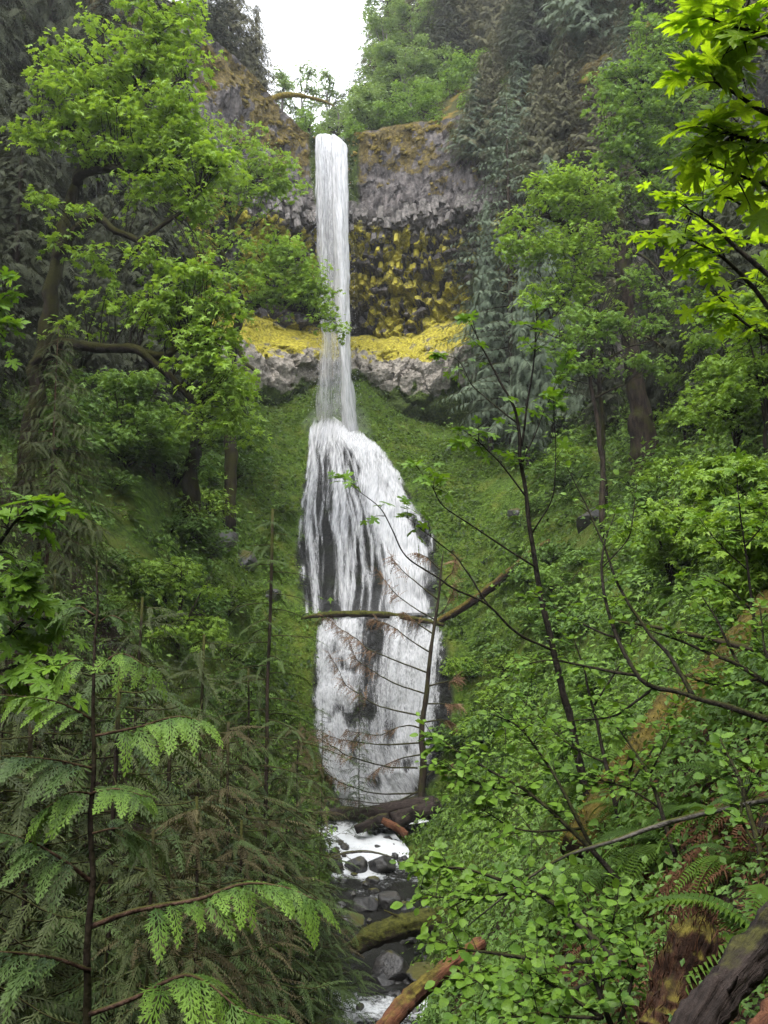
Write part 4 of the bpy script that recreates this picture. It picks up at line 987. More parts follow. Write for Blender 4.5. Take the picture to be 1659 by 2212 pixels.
# ---- the old hemlock
broadleaf("hemlock_tree", "old hemlock with thick flared dark trunk standing on the fern slope", "tree",
  [[(1392,1015,50,.95),(1388,940,50,.72),(1375,850,50,.60),(1362,740,50,.52),(1350,620,50,.47),(1340,500,50,.40),(1334,430,50,.12)],
   [(1365,760,50,.12),(1320,800,49,.08),(1280,870,48.5,.04)],[(1355,660,50,.12),(1290,690,49,.09),(1230,760,48.5,.04)],[(1350,600,50,.11),(1270,600,49,.09),(1200,680,48.5,.04)],[(1360,720,50,.10),(1420,740,49.5,.07),(1470,800,49,.03)],[(1345,540,50,.1),(1400,560,49.5,.07),(1450,620,49,.03)]],
  [(1290,720,48.5,50,60,18),(1250,780,48.5,40,50,12),(1320,660,49,40,60,14),(1400,620,49.5,60,60,16),(1338,490,49.5,75,70,34),(1335,420,49.5,50,40,16),(1440,760,49,40,40,8)], leaf=.4, clump_r=.6, per=14, mat='fir_dark', bark='bark_dark', tmpl=(np.array([(0,0,0),(.10,.4,0),(0,1,-.1),(-.10,.4,0)]), np.array([(0,1,2),(0,2,3)])), seed=8, twig=.03)
# ---- maples on the bright slope
broadleaf("bigleaf_maple", "tall maple with airy bright crown on the hillside below the lichen firs", "tree",
  [[(1440,760,56,.4),(1440,620,56,.34),(1420,520,55,.30),(1400,400,54,.24),(1390,300,53.5,.16),(1385,200,53,.07)],
   [(1400,400,54,.18),(1370,350,53.5,.15),(1340,330,53,.10),(1310,300,52.5,.04)],[(1420,520,55,.14),(1340,470,53,.09),(1300,440,52.5,.04)],[(1400,380,54,.14),(1450,300,53,.1),(1480,220,52.5,.05)]],
  [(1330,180,53,45,40,30),(1400,150,52.5,60,50,50),(1450,100,53,60,60,46),(1350,240,52,60,45,46),(1440,220,52,70,60,60),(1320,320,52,40,45,30),(1390,320,52,60,50,40),(1460,320,52,55,50,36),(1330,410,52,40,35,20),(1400,420,52,60,40,26),(1480,420,52,50,50,24),(1500,60,53,60,50,36),(1400,60,54,60,40,24),(1540,180,53,50,70,30)],
  leaf=.28, clump_r=.6, per=14, seed=9, mat='maple_far')
broadleaf("bigleaf_maple", "round headed light green maple halfway up the slope with a mossy forked bough", "tree",
  [[(1300,900,48,.13),(1275,740,48,.13),(1250,600,48,.15),(1235,500,48,.15),(1225,460,48,.12),(1215,400,48,.07)],
   [(1238,505,48,.18),(1200,470,47.5,.19),(1160,468,47,.12),(1130,490,46.8,.05)],[(1250,600,48,.14),(1200,650,47,.1),(1160,690,46.5,.04)],[(1230,470,48,.1),(1260,420,47.8,.07),(1290,400,47.5,.03)]],
  [(1180,400,47,45,30,34),(1240,390,47,60,40,50),(1290,440,47,50,50,36),(1200,440,46.6,60,30,30),(1120,480,46.6,35,30,20),(1110,530,46.5,35,30,18),(1170,540,46.5,60,30,30),(1240,510,46.5,60,40,32),(1290,540,46.5,50,40,24),(1220,600,46.5,60,30,22),(1180,640,46.5,50,35,20),(1260,650,46.5,50,50,20)],
  leaf=.25, clump_r=.55, per=15, seed=10, mat='maple')
broadleaf("vine_maple", "spreading understory maple with layered boughs around the hemlock trunk", "tree",
  [[(1300,1010,45,.14),(1290,900,45,.12),(1270,780,45,.10),(1290,700,45,.06)],[(1280,800,45,.08),(1340,760,44.5,.06),(1420,730,44,.03)],[(1275,780,45,.08),(1220,740,44.5,.05),(1180,720,44,.03)],[(1285,860,45,.07),(1350,830,44.5,.04)]],
  [(1260,720,44,70,22,26),(1320,690,44,50,22,18),(1240,680,44.5,40,20,12),(1390,700,44,60,20,18),(1330,780,44,70,20,20),(1250,790,44,60,18,14),(1420,790,44,50,20,12),(1200,760,44,40,18,10),(1440,650,44.5,50,25,14),(1380,600,45,60,25,16),(1500,640,44,50,30,14)],
  leaf=.22, clump_r=.5, per=14, seed=12, mat='maple_far', bark='bark_dark')
def slope_maple(label, px, py, D, w, h, n, seed, mat='maple_yellow', leaf=.2, per=14, r=.08):
    """young maple: several stems fanning from one base, pads over an uneven dome"""
    r_ = np.random.default_rng(seed); base = hit(px, py, 70, max(3, D - 12))[0]; D0 = base[1]
    bx, by, _ = proj(base)
    limbs = [[(bx, by, D0, r), (bx + r_.normal(0, w * .05), by - h * .4, D0, r * .8), (bx + r_.normal(0, w * .15), by - h * .95, D0, r * .25)]]
    for k in range(4):
        a = (k - 1.5) / 1.5; limbs.append([(bx, by - h * .12, D0, r * .6), (bx + a * w * .3, by - h * .5, D0 + r_.normal(0, .4), r * .45), (bx + a * w * .65, by - h * r_.uniform(.7, .95), D0 + r_.normal(0, .8), r * .15)])
    pads = []
    for k in range(n):
        a = r_.uniform(-1, 1); v = r_.uniform(.25, 1.0); pads.append((bx + a * w * .85 * (1 - .35 * v), by - h * v, D0 + r_.normal(0, .7) - .3, w * r_.uniform(.22, .34), w * r_.uniform(.10, .18), int(r_.integers(9, 15))))
    return broadleaf("young_maple", label, "tree", limbs, pads, leaf, .4, per, mat, 'bark_dark', (ML_V, ML_F), seed, "young maples on the open slope", True, .012)
slope_maple("tall yellow green maple thicket uphill of the hemlock, largest of the slope maples", 1590, 1010, 33, 130, 330, 26, 20)
slope_maple("yellow green young maple in front of the dark firs at the slope edge", 1655, 980, 29, 90, 420, 26, 21, 'maple_yellow')
slope_maple("low yellow green maple spreading beside the hemlock base", 1480, 960, 40, 90, 170, 14, 22)
slope_maple("small bright maple with layered leaves on the open fern slope", 1590, 1230, 26, 100, 230, 18, 23, 'maple_yellow')
slope_maple("slender maple whose pale leaves stand over the open slope", 1450, 1290, 28, 80, 230, 12, 24, 'maple')
slope_maple("bushy maple at the edge of the view over the leaning grey pole", 1650, 1330, 18, 110, 260, 16, 25, 'maple')
slope_maple("low maple bush below the fallen mossy log on the slope", 1200, 1330, 44, 80, 110, 8, 26, 'maple_far')
slope_maple("shaded maple sprout among cedars under the mossy bank", 380, 1420, 24, 120, 200, 16, 27, 'maple', .2)
slope_maple("shaded young maple on the cool slope under the long mossy limb", 270, 1010, 38, 120, 210, 20, 28, 'maple_far', .22)
slope_maple("bushy maple beneath the mossy limb near the crooked trunk", 330, 1030, 40, 90, 130, 14, 29, 'maple_far', .22)
slope_maple("leafy maple beside the crooked trunk toward the falls", 500, 1000, 52, 60, 90, 8, 30, 'maple_far', .25)
# ---- pale deciduous trees above the edge
def rim_tree(label, px, py0, py1, D, w, n, seed, mat='alder_far', leaf=.30, per=17, base_fn=hill_z, rt=.16):
    r_ = np.random.default_rng(seed); h = py0 - py1
    limbs = [[(px, py0, D, rt), (px + r_.normal(0, 4), py0 - h * .5, D, rt * .7), (px + r_.normal(0, 6), py1 + h * .05, D, rt * .2)]]
    for k in range(5):
        a = r_.uniform(-1, 1); v = r_.uniform(.2, .6); limbs.append([(px, py0 - h * v, D, rt * .5), (px + a * w * .4, py0 - h * (v + .15), D, rt * .35), (px + a * w * .8, py0 - h * (v + .3), D, rt * .12)])
    pads = [(px + r_.uniform(-1, 1) * w * (.9 if v < .6 else .6), py0 - h * v, D + r_.normal(0, 1), w * r_.uniform(.2, .36), w * r_.uniform(.14, .26), int(r_.integers(8, 14))) for v in np.linspace(.12, 1, int(n * 1.7))]
    return broadleaf("alder_tree", label, "tree", limbs, pads, leaf, .62, per, mat, 'bark_grey', (MS_V, MS_F), seed, "pale deciduous trees above the cliff edge", False, .03)
rim_tree("thin hazy tree standing in the gap behind the waterfall lip", 655, 300, 140, 100, 42, 15, 40, per=9, leaf=.30)
rim_tree("thin hazy tree close behind the lip of the falls with see through crown", 712, 300, 150, 104, 32, 13, 41, per=8, leaf=.30)
rim_tree("small hazy tree at the gap beside the mossy spur edge", 610, 240, 150, 98, 24, 9, 42, per=8)
rim_tree("low bush crowding the lip beside the plunging water", 668, 305, 240, 84, 26, 6, 43, 'maple_far', .3, 10)
rim_tree("tall pale green tree at the edge of the sky gap", 830, 280, -10, 92, 52, 24, 44, 'alder_far', .34)
rim_tree("bright pale tree below the hazy firs beside the sky", 890, 260, 10, 94, 75, 24, 45, 'alder_far', .34)
rim_tree("light green bush overhanging the cliff edge beside the falls", 790, 290, 190, 83, 55, 14, 46, 'alder_far', .32)
rim_tree("light green bush overhanging the cliff face, second from the falls", 890, 285, 185, 81, 70, 16, 47, 'maple_far', .32)
rim_tree("mid green tree over the cliff edge below the bare fir trunk", 1010, 250, 120, 84, 70, 16, 48, 'maple_far', .32)
rim_tree("broad pale tree filling the corner between sky gap and hazy firs", 870, 270, 90, 87, 75, 20, 49, 'alder_far', .34, 18)
rim_tree("pale tree behind the brightest bush on the cliff edge", 960, 260, 110, 88, 70, 18, 50, 'alder_far', .34, 16)
rim_tree("low green bush spilling over the edge beside the blue green fir tip", 1060, 250, 180, 80, 60, 12, 51, 'maple_far', .32, 14)
rim_tree("low green bush on the edge past the blue green fir tip", 1160, 240, 160, 77, 60, 12, 52, 'alder_far', .32, 12)
# ---- mossy dead bough reaching from the spur into the gap
b = MB(); pts = catmull([P(575,222,77.5), P(605,207,78), P(640,206,79), P(675,212,80), P(705,221,81), P(722,230,81.5)], 6); V, F = tube(pts, np.interp(np.arange(len(pts)), [0, 8, len(pts)], [.30, .28, .06]), 8, .3, 3); o = np.array(pts[0]); b.add(V, F)
o1 = b.build("fallen_log", MATS['golden'], None, True, o); o1.location = o; tag(o1, "thin golden moss covered log jutting from the spur into the sky gap", "log")

# ---- big firs over the near bank, mostly out of view, added to shade it
for k, (x_, y_, h_, lab) in enumerate([(-13, 14, 26, "tall dark fir added over the near cedar bank, closest to the water"), (-17, 22, 28, "tall dark fir added over the near cedar bank, behind the closest one"), (-12, 5, 24, "tall dark fir added beside the trail over the cedar bank"), (-20, 10, 28, "tall dark fir added at the back of the near cedar bank")]):
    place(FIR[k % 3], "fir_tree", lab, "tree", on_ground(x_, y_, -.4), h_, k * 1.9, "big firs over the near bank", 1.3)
# ---- unseen wood around the trail, added to block sky light behind the viewpoint
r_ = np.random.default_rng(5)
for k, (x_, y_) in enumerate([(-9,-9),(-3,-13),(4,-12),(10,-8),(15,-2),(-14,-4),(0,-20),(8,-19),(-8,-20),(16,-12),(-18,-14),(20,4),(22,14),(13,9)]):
    place(FIR[k % 3], "fir_tree", f"tall dark fir added unseen in the wood around the trail, {ordinal(k)} nearest the viewpoint", "tree", on_ground(x_, y_, -.4), r_.uniform(22, 30), k * 1.3, "firs around the trail", 1.35)

rim_tree("small leafy bush at the lip on the sunny side of the plunge", 768, 318, 258, 81.5, 22, 7, 60, 'maple_far', .28, 14)
rim_tree("low bush closing the gap behind the lip", 735, 300, 235, 90, 45, 9, 61, 'alder_far', .30, 14)
# ================================================================== UNDERGROWTH
LF_V = np.array([(0,0,0),(.34,.5,.06),(0,1,-.10),(-.34,.5,.06)]); LF_F = np.array([(0,1,2),(0,2,3)])
def cover(name, n, mat, region, size, lift, seed, per=5, tmpl=(LF_V, LF_F), label=None, spread=1.6):
    r = np.random.default_rng(seed)
    flat = region.ravel().copy(); flat /= flat.sum(); k = r.choice(len(flat), n, p=flat)
    x = XX.ravel()[k] + r.uniform(-.2, .2, n); y = YY.ravel()[k] + r.uniform(-.2, .2, n)
    gn = gnormal(x, y); z = tz(x, y); d0 = np.hypot(x, y)
    sz = size(d0)
    c = np.stack([x, y, z], -1); ci = np.repeat(np.arange(n), per); m = len(ci)
    cs = sz[ci]
    off = r.normal(0, 1, (m, 3)) * cs[:, None] * spread * .6; off -= gn[ci] * (off * gn[ci]).sum(1, keepdims=True)
    h = np.abs(r.normal(0, 1, m)) * cs * lift * (.6 + .8 * r.random(n)[ci]); pos = c[ci] + off + gn[ci] * h[:, None] * .5 + np.array([0, 0, .5]) * h[:, None]
    dirs = off / (cs[:, None] + 1e-6) + r.normal(0, .6, (m, 3)) + np.array([0, 0, -.25]) + gn[ci] * .2
    nm = gn[ci] * .6 + np.array([0, 0, .9]) + r.normal(0, .35, (m, 3))
    M = frames(dirs, nm, cs * r.uniform(.7, 1.25, m))
    V, F, A = scatter(tmpl[0], [tmpl[1]], M, pos, np.clip(.5 * r.random(m) + .5 * (.5 + .5 * vnoise(pos * .6, seed)), 0, 1))
    o = link(name, build_mesh(name, V, F, {"var": A}), MATS[mat]); return tag(o, label, kind='stuff')
patch = np.clip(.55 + .9 * fbm(np.stack([XX, YY, ZZ], -1) * .35, 4, 201), .03, 1)
vis = (fall_px > -350) & (fall_px < 2010) & (YY > 1.5) & (YY < 84) & (fall_py < 2600)
dry = np.clip(1 - 1.25 * wetb, 0, 1)
dd = np.hypot(XX, YY)
steepmoss = sstep(17, 7, np.abs(XX + 1)) * (YY > 44)
reg = vis * dry * patch * dd ** -1.25
cover("ground_cover", 18500, 'moss_leaf', reg * (.04 + steepmoss), lambda d: np.clip(.0028 * d, .03, .20), .7, 301, 5, label="low mossy plants covering the banks beside the falls")
cover("ground_cover", 16500, 'undergrowth', reg * (YY > 14) * (1 - .7 * steepmoss), lambda d: np.clip(.0042 * d, .05, .26), 1.4, 302, 6, label="leafy green plants covering the open slopes")
cover("ground_cover", 8000, 'undergrowth', vis * dry * patch * (dd < 22) * (dd > 2.5) * (bare < 1.1) * dd ** -1.2, lambda d: np.clip(.010 * d, .03, .10), 1.6, 303, 6, label="small green leaves sprouting on the near bank")
cover("ground_cover", 4600, 'maple_far', reg * (YY > 16) * (1 - .93 * steepmoss), lambda d: np.clip(.0078 * d, .10, .42), 2.2, 305, 7, (MS_V, MS_F), label="broad leaved plants standing above the low growth on the slopes")
cover("ground_cover", 3000, 'cedar_green', reg * (YY > 16), lambda d: np.clip(.0065 * d, .10, .36), 1.6, 306, 7, label="dark leaved plants among the low growth on the slopes")
LT_V = np.array([(0,0,0),(.10,.3,.10),(.05,1,.0),(-.08,.6,-.06)]); 
cover("litter", 5500, 'litter', vis * dry * (dd < 16) * (dd > 1.6) * (XX > -1) * dd ** -1.4, lambda d: np.clip(.011 * d, .03, .08), .45, 304, 5, (LT_V, LF_F), label="dead brown fern and bark litter covering the near bank")

# ---- low bushes on the slopes
def bush_proto(seed, mat, n=70, per=9, leaf=.16, tmpl=(OV_V, OV_F), clump=.3):
    r = np.random.default_rng(seed); C = norm(r.normal(0, 1, (n, 3))) * r.random((n, 1)) ** .4 * np.array([1., 1., .75]); C[:, 2] = np.abs(C[:, 2]) + .15
    ci = np.repeat(np.arange(n), per); m = len(ci); a = r.random(m) * 6.283; rho = np.sqrt(r.random(m)) * clump
    pos = C[ci] + np.stack([rho * np.cos(a), rho * np.sin(a), -rho ** 2 * 1.2 + r.normal(0, .05, m)], -1)
    M = frames(np.stack([np.cos(a), np.sin(a), -.4 + r.normal(0, .35, m)], -1), np.stack([np.cos(a) * .3, np.sin(a) * .3, np.ones(m)], -1) + r.normal(0, .35, (m, 3)), leaf * r.uniform(.7, 1.2, m))
    V, F, A = scatter(tmpl[0], [tmpl[1]], M, pos, .5 * r.random(m) + .5 * r.random(n)[ci])
    root = bpy.data.objects.new("bush", None); COL.objects.link(root)
    lv = link("leaves", build_mesh("leaves", V, F, {"var": A}), MATS[mat], root); lv["kind"] = 'stuff'
    b = MB()
    for c in C[::3]:
        VV, FF = tube(catmull([np.array([0, 0, -.3]), c * np.array([.4, .4, .6]), c], 3), [.025, .022, .02, .016, .012, .01, .008], 3, cap=False); b.add(VV, FF)
    st = b.build("stems", MATS['twig'], root)
    return dict(root=root, kids=[(lv, []), (st, [])], H=1.0, used=False)
BUSH = [bush_proto(1, 'undergrowth'), bush_proto(2, 'undergrowth', 60, 8, .2, (MS_V, MS_F)), bush_proto(3, 'maple_yellow', 60, 9, .2, (MS_V, MS_F)), bush_proto(4, 'moss_leaf', 80, 9, .13)]
def bush_group(n, x0, x1, y0, y1, label, group, types, smin, smax, seed, mark, near):
    r = np.random.default_rng(seed)
    hs = [h_ for h_ in (hit(r.uniform(x0, x1), r.uniform(y0, y1), 80)[0] for i in range(n)) if grid_z(wetb, h_[0], h_[1]) <= .3]
    lm = P(*mark); hs.sort(key=lambda h_: np.hypot(h_[0] - lm[0], h_[1] - lm[1]))
    for i, h_ in enumerate(hs):
        s = r.uniform(smin, smax) * np.clip(h_[1] / 40, .35, 1.25)
        place(BUSH[types[i % len(types)]], "bush", f"{['green','broad leaved','yellow green','fine leaved'][types[i % len(types)]]} {label}, {ordinal(i)} nearest {near}", "bush", h_ - np.array([0, 0, .1]), s, r.uniform(0, 6), group, r.uniform(.9, 1.4))
bush_group(34, 1120, 1659, 980, 1400, "bush on the open slope", "bushes on the open slope", [0, 1, 2, 0], .9, 1.7, 401, (1390,1010,50), "the hemlock")
bush_group(16, 1000, 1400, 1350, 1650, "bush below the slope log", "bushes below the slope log", [0, 1, 3], .8, 1.4, 402, (1000,1320,54), "the log's low end")
bush_group(18, 150, 500, 1050, 1350, "shaded bush on the steep bank", "bushes on the shaded bank", [0, 3, 1], .9, 1.7, 403, (415,1060,46), "the crooked maple")
bush_group(10, 480, 640, 1380, 1700, "bush beside the lower falls", "bushes beside the lower falls", [3, 0], .7, 1.2, 404, (660,1340,54), "the crossing log")
bush_group(9, 985, 1100, 1450, 1720, "bush on the bank by the dead cedar", "bushes on the mossy bank", [3, 0, 2], .7, 1.1, 405, (905,1765,42), "its trunk")
bush_group(34, 20, 500, 800, 1050, "bush below the maple trunks", "bushes below the maple trunks", [0, 1], 1.2, 2.2, 406, (60,1000,32), "the largest maple")

# ---- sword ferns
def frond_mesh(seed, n=26, dead=False):
    r = np.random.default_rng(seed); V = []; F = []
    def zc(y): return .55 * y - .95 * y * y if not dead else .35 * y - .9 * y * y
    for k in range(n):
        y = .10 + .88 * k / (n - 1); L = (.17 * math.sin(math.pi * min(1, y * .92 + .12)) ** .7 + .012); w = .5 / n
        if dead: L *= r.uniform(.4, 1.0)
        for s in (-1, 1):
            if dead and r.random() < .15: continue
            a = len(V); dz = -.25 * L if not dead else -.8 * L * r.uniform(.4, 1.2)
            V += [(0, y - w * .7, zc(y)), (s * L * .5, y + L * .14 - w * .85, zc(y) + .02), (s * L, y + L * .30, zc(y) + dz), (s * L * .5, y + L * .14 + w * .7, zc(y) + .02), (0, y + w * .6, zc(y))]
            F += [(a, a + 1, a + 3, a + 4), (a + 1, a + 2, a + 3)]
    for k in range(8):
        y0, y1 = k / 8, (k + 1) / 8; a = len(V); w = .008 * (1 - y0 * .6); V += [(-w, y0, zc(y0) + .004), (w, y0, zc(y0) + .004), (w, y1, zc(y1) + .004), (-w, y1, zc(y1) + .004)]; F.append((a, a + 1, a + 2, a + 3))
    return build_mesh("frond", V, [np.array([f for f in F if len(f) == 4]), np.array([f for f in F if len(f) == 3])])
FR = [frond_mesh(k) for k in range(3)]; FRD = [frond_mesh(k + 9, 24, True) for k in range(3)]
for m in FR: m.materials.append(MATS['fern'])
for m in FRD: m.materials.append(MATS['fern_dead'])
def fern(label, px, py, D, size, n, group, dead=False, fresh=True, seed=0, cat="fern"):
    r = np.random.default_rng(seed + int(px)); p = P(px, py, D); z = tz(p[0], p[1])
    loc = np.array([p[0], p[1], z + .03])
    root = thing("dead_fern" if dead else "sword_fern", label, cat, loc, group)
    for k in range(n):
        o = bpy.data.objects.new("frond", (FRD if dead else FR)[k % 3]); COL.objects.link(o); o.parent = root
        o.rotation_euler = (r.uniform(-.35, .55) if not dead else r.uniform(-.5, .15), r.normal(0, .15), k * 6.283 / n + r.normal(0, .25)); s = size * r.uniform(.7, 1.15); o.scale = (s, s, s)
def ground_D(px, py, dmax=60): return hit(px, py, dmax)[0][1]
for k, (px, py, s, lab) in enumerate([(1350,1890,.75,"sword fern under the arched bare branch on the near bank"),(1425,1850,.7,"fresh fern close beneath the rotten hollow of the mossy log"),(1290,1905,.8,"dark sword fern beside the thin black sapling trunk"),(1490,1760,.6,"light green fern growing against the mossy rotten log"),(1560,1690,.6,"fern above the dead brown ferns by the mossy log"),(1230,1990,.8,"fern drooping behind the round leaved shrub"),(1370,2030,.55,"small fern beside the mossy rotting stump"),(1500,1560,.9,"fern uphill of the mossy rotten log"),(1190,2060,.75,"fern deep in the shade under the round leaved shrub"),(1360,1770,.7,"fern at the low end of the mossy rotten log"),(1300,2180,.35,"small fern at the foot of the near bank")]):
    fern(lab, px, py, ground_D(px, py), s, 10, "sword ferns on the near bank", seed=k)
fern("dark green sword fern tucked behind the grey weathered log", 1640, 1990, 4.1, .7, 12, "sword ferns on the near bank", seed=50)
for k, (px, py, s, lab) in enumerate([(150,1960,1.1,"shaded fern behind the thin cedar trunk"),(450,2040,1.2,"shaded fern below the longest cedar bough"),(330,2120,.9,"fern in the dark by the mossy stub"),(520,1980,1.1,"shaded fern near the dark pool"),(90,2170,.8,"fern in the darkest near corner under cedars"),(260,1890,1.1,"shaded fern under the olive cedars")]):
    fern(lab, px, py, ground_D(px, py), s, 9, "ferns in the cedar shade", seed=k + 20)
for k, (px, py, lab) in enumerate([(1120,1130,"fern on the sunny bank right under the green ledge"),(1230,1080,"fern on the slope below the hemlock, toward the falls"),(1450,1100,"fern by the hemlock roots on the uphill side"),(1350,1180,"fern in the middle of the open slope"),(1500,1230,"fern on the open slope below the yellow green maples"),(1400,1330,"fern low on the open slope above the grey pole"),(1580,1310,"fern on the open slope above the grey pole"),(1250,1250,"fern on the slope uphill of the mossy slope log")]):
    D = ground_D(px, py); fern(lab, px, py, D, 1.3, 10, "ferns on the open slope", seed=k + 40)
for k, (px, py, s, lab) in enumerate([(1560,1840,.6,"dead brown fern heap under the arched branch"),(1625,1800,.6,"dead reddish fern fronds beneath the arched branch end"),(1500,1900,.55,"dead fern fronds drooping over the rotten stump"),(1610,1890,.5,"dead brown fern fronds above the grey weathered log"),(1440,1960,.45,"dead curled fern beside the rotten stump"),(1380,2110,.4,"dead fern lying among shreds below the stump"),(1170,2120,.5,"dead brown fern under the round leaved shrub"),(1400,2190,.3,"dark dead fern at the lower end of the weathered log"),
 (1590,1760,.55,"dead russet fern just beneath the bare branch"),(1530,1960,.4,"dead fern hanging on the stump top"),(1420,1900,.45,"dead fern beside the green fern under the bare branch"),(1650,1730,.55,"dead fern above the bare branch end"),(1300,2060,.4,"dead fern in the shade below the small green fern")]):
    fern(lab, px, py, ground_D(px, py), s, 11, "dead ferns on the near bank", True, seed=k + 60)

r_ = np.random.default_rng(88); fp = []
for lab, n_, x0, x1, y0, y1, mk, nr in [("fern on the open green slope", 26, 1050, 1640, 1020, 1420, (1390,1010,50), "the hemlock"), ("fern on the mossy bank", 14, 430, 640, 940, 1320, (660,1340,54), "the crossing log"), ("fern on the shaded bank", 16, 120, 430, 1000, 1300, (415,1060,46), "the crooked maple"), ("fern on the bank below the slope log", 16, 1000, 1330, 1340, 1700, (1000,1320,54), "the log's low end")]:
    hs = [hit(r_.uniform(x0, x1), r_.uniform(y0, y1), 80)[0] for _ in range(n_)]; hs = [h_ for h_ in hs if grid_z(wetb, h_[0], h_[1]) < .3]; lm = P(*mk); hs.sort(key=lambda h_: np.hypot(h_[0] - lm[0], h_[1] - lm[1]))
    for i, h_ in enumerate(hs):
        if not fp:
            fern(f"{lab}, {ordinal(i)} nearest {nr}", *[float(v) for v in proj(h_)[:2]], h_[1], 1.4, 11, "ferns scattered on the slopes", seed=90); fp = [[o for o in COL.objects if o.name.startswith("sword_fern")][-1]]; kids = [(ch, []) for ch in COL.objects if ch.parent == fp[0]]; continue
        o = copy_with(fp[0], kids); o.location = h_ + np.array([0, 0, .05]); o.rotation_euler = (0, 0, r_.uniform(0, 6)); s_ = r_.uniform(.7, 1.2); o.scale = (s_, s_, s_); tag(o, f"{lab}, {ordinal(i)} nearest {nr}", "fern", "ferns scattered on the slopes")
for k, (px, py, s, lab) in enumerate([(1450,1850,.7,"green fern arching over the stump top"),(1560,1790,.65,"green fern among the dead ferns under the bare branch"),(1420,1990,.5,"green fern crowding the foot of the stump"),(1590,1880,.55,"green fern between the stump and the picture edge"),(1350,2110,.5,"green fern low beside the nearest shrub"),(1640,1760,.6,"green fern at the bare branch end")]):
    fern(lab, px, py, ground_D(px, py), s, 10, "sword ferns on the near bank", seed=k + 90)
# ================================================================== ROCKS AND LOGS
t = NT("boulder_rock"); p = t.wpos(); n1 = t.noise(p, 1.3, 4); n2 = t.noise(p, 6, 5, .65)
nz = t.node('ShaderNodeSeparateXYZ', {0: t.node('ShaderNodeNewGeometry').outputs['Normal']}).outputs[2]; oi = t.node('ShaderNodeObjectInfo').outputs['Random']
c = t.mix(t.rng(n2, .3, .72), (.006, .006, .007), (.050, .048, .047)); c = t.mix(t.rng(n1, .5, .7), c, (.05, .045, .038))
f = t.rng(t.math('ADD', t.math('ADD', t.math('MULTIPLY', nz, .55), n1), t.math('MULTIPLY', oi, .55)), 1.22, 1.42)
c = t.mix(f, c, t.mix(n2, (.022, .022, .005), (.085, .080, .012)))
MATS['boulder'] = t.done(t.bsdf(c, t.rng(f, 0, 1, .42, .95), t.bump(n2, .8, .08), .45))
BM = []
for k in range(7):
    r = np.random.default_rng(k + 500); sc = r.uniform(.75, 1.15, 3); v = ICO4_V * 1.0
    v = v * (1 + .30 * fbm(v * 1.1 + k * 9, 3, 510 + k)[:, None] + .05 * fbm(v * 5 + k, 3, 520)[:, None])
    for _ in range(9):   # broken flat faces
        d = norm(r.normal(0, 1, 3)); h = r.uniform(.52, .85); e = np.maximum(v @ d - h, 0); v = v - d[None] * e[:, None] * .93
    v = v * sc * np.array([1, 1, .8]); m = build_mesh("boulder", v, [ICO4_F], None, True); m.materials.append(MATS['boulder']); BM.append(m)
ROCKS = [(790,505,200,"black wet boulder splitting the white water below the fallen logs"),(1005,500,250,"flat brown grey boulder beside the upper white riffle"),(590,480,240,"sloping rust stained boulder on the cedar bank above the riffle"),(600,395,150,"grey boulder at the foot of the lower falls on the cedar bank"),(765,770,130,"rounded boulder with a bright yellow moss cap"),(850,860,230,"grey boulder with thin moss above the small pool"),(1090,810,270,"big boulder with green moss top in mid stream"),(965,845,80,"small upright grey stone between two mossy boulders"),(745,985,260,"broad brown moss covered boulder above the dark pool"),(905,1020,90,"small wet stone beside the broad mossy boulder"),(1000,1050,140,"black wet stone below the small pool"),(1160,1020,190,"brown boulder at the shrub side of the small pool"),(720,1095,110,"small dark stone under the broad mossy boulder"),(1090,1400,380,"largest mossy boulder standing in the dark pool"),(1400,1450,350,"round mossy boulder beside the largest one in the pool"),(1020,1510,230,"flat brown rock lying at the waterline of the dark pool"),(1200,870,130,"dark stone against the white water by the shrub"),(925,650,180,"grey stone slab in the middle of the riffles"),(690,355,130,"dark stone at the end of the fallen logs"),(975,365,80,"small dark stone beside the upper riffle"),(940,750,130,"angular grey stone above the big mossy boulder"),(40,1870,250,"pale mossy boulder at the near cedar bank"),(460,1640,110,"black stone in the shaded shallows"),(320,1640,90,"small black stone in the shaded shallows nearest the cedars"),(870,690,110,"small grey stone under the slab in the riffles"),(740,1660,120,"low wet stone breaking the surface above the near rapids"),(770,610,80,"small stone on the bank beside the black wet boulder"),(820,1780,120,"submerged dark rock in the near rapids"),(1250,1180,170,"dark stone below the mossy stream log"),(640,880,160,"shaded stone under the cedars beside the pool")]
for k, (xc, yc, w, lab) in enumerate(ROCKS):
    px, py = 576 + .245 * xc, 1735 + .245 * yc; wp = w * .245
    h_ = hit(px, py + wp * .30, 60, Z=ZS)[0]; D = h_[1]; R = wp / FPX * D * (.40 if w < 200 else .50)
    o = bpy.data.objects.new("boulder", BM[k % 7]); COL.objects.link(o)
    q = P(px, py + wp * .1, D); o.location = (q[0], q[1], h_[2] + R * .18); o.scale = (R * 1.05, R, R * rng.uniform(.75, 1.0)); o.rotation_euler = (rng.normal(0, .2), rng.normal(0, .2), rng.uniform(0, 6.28))
    tag(o, lab, "boulder", "boulders in the stream")
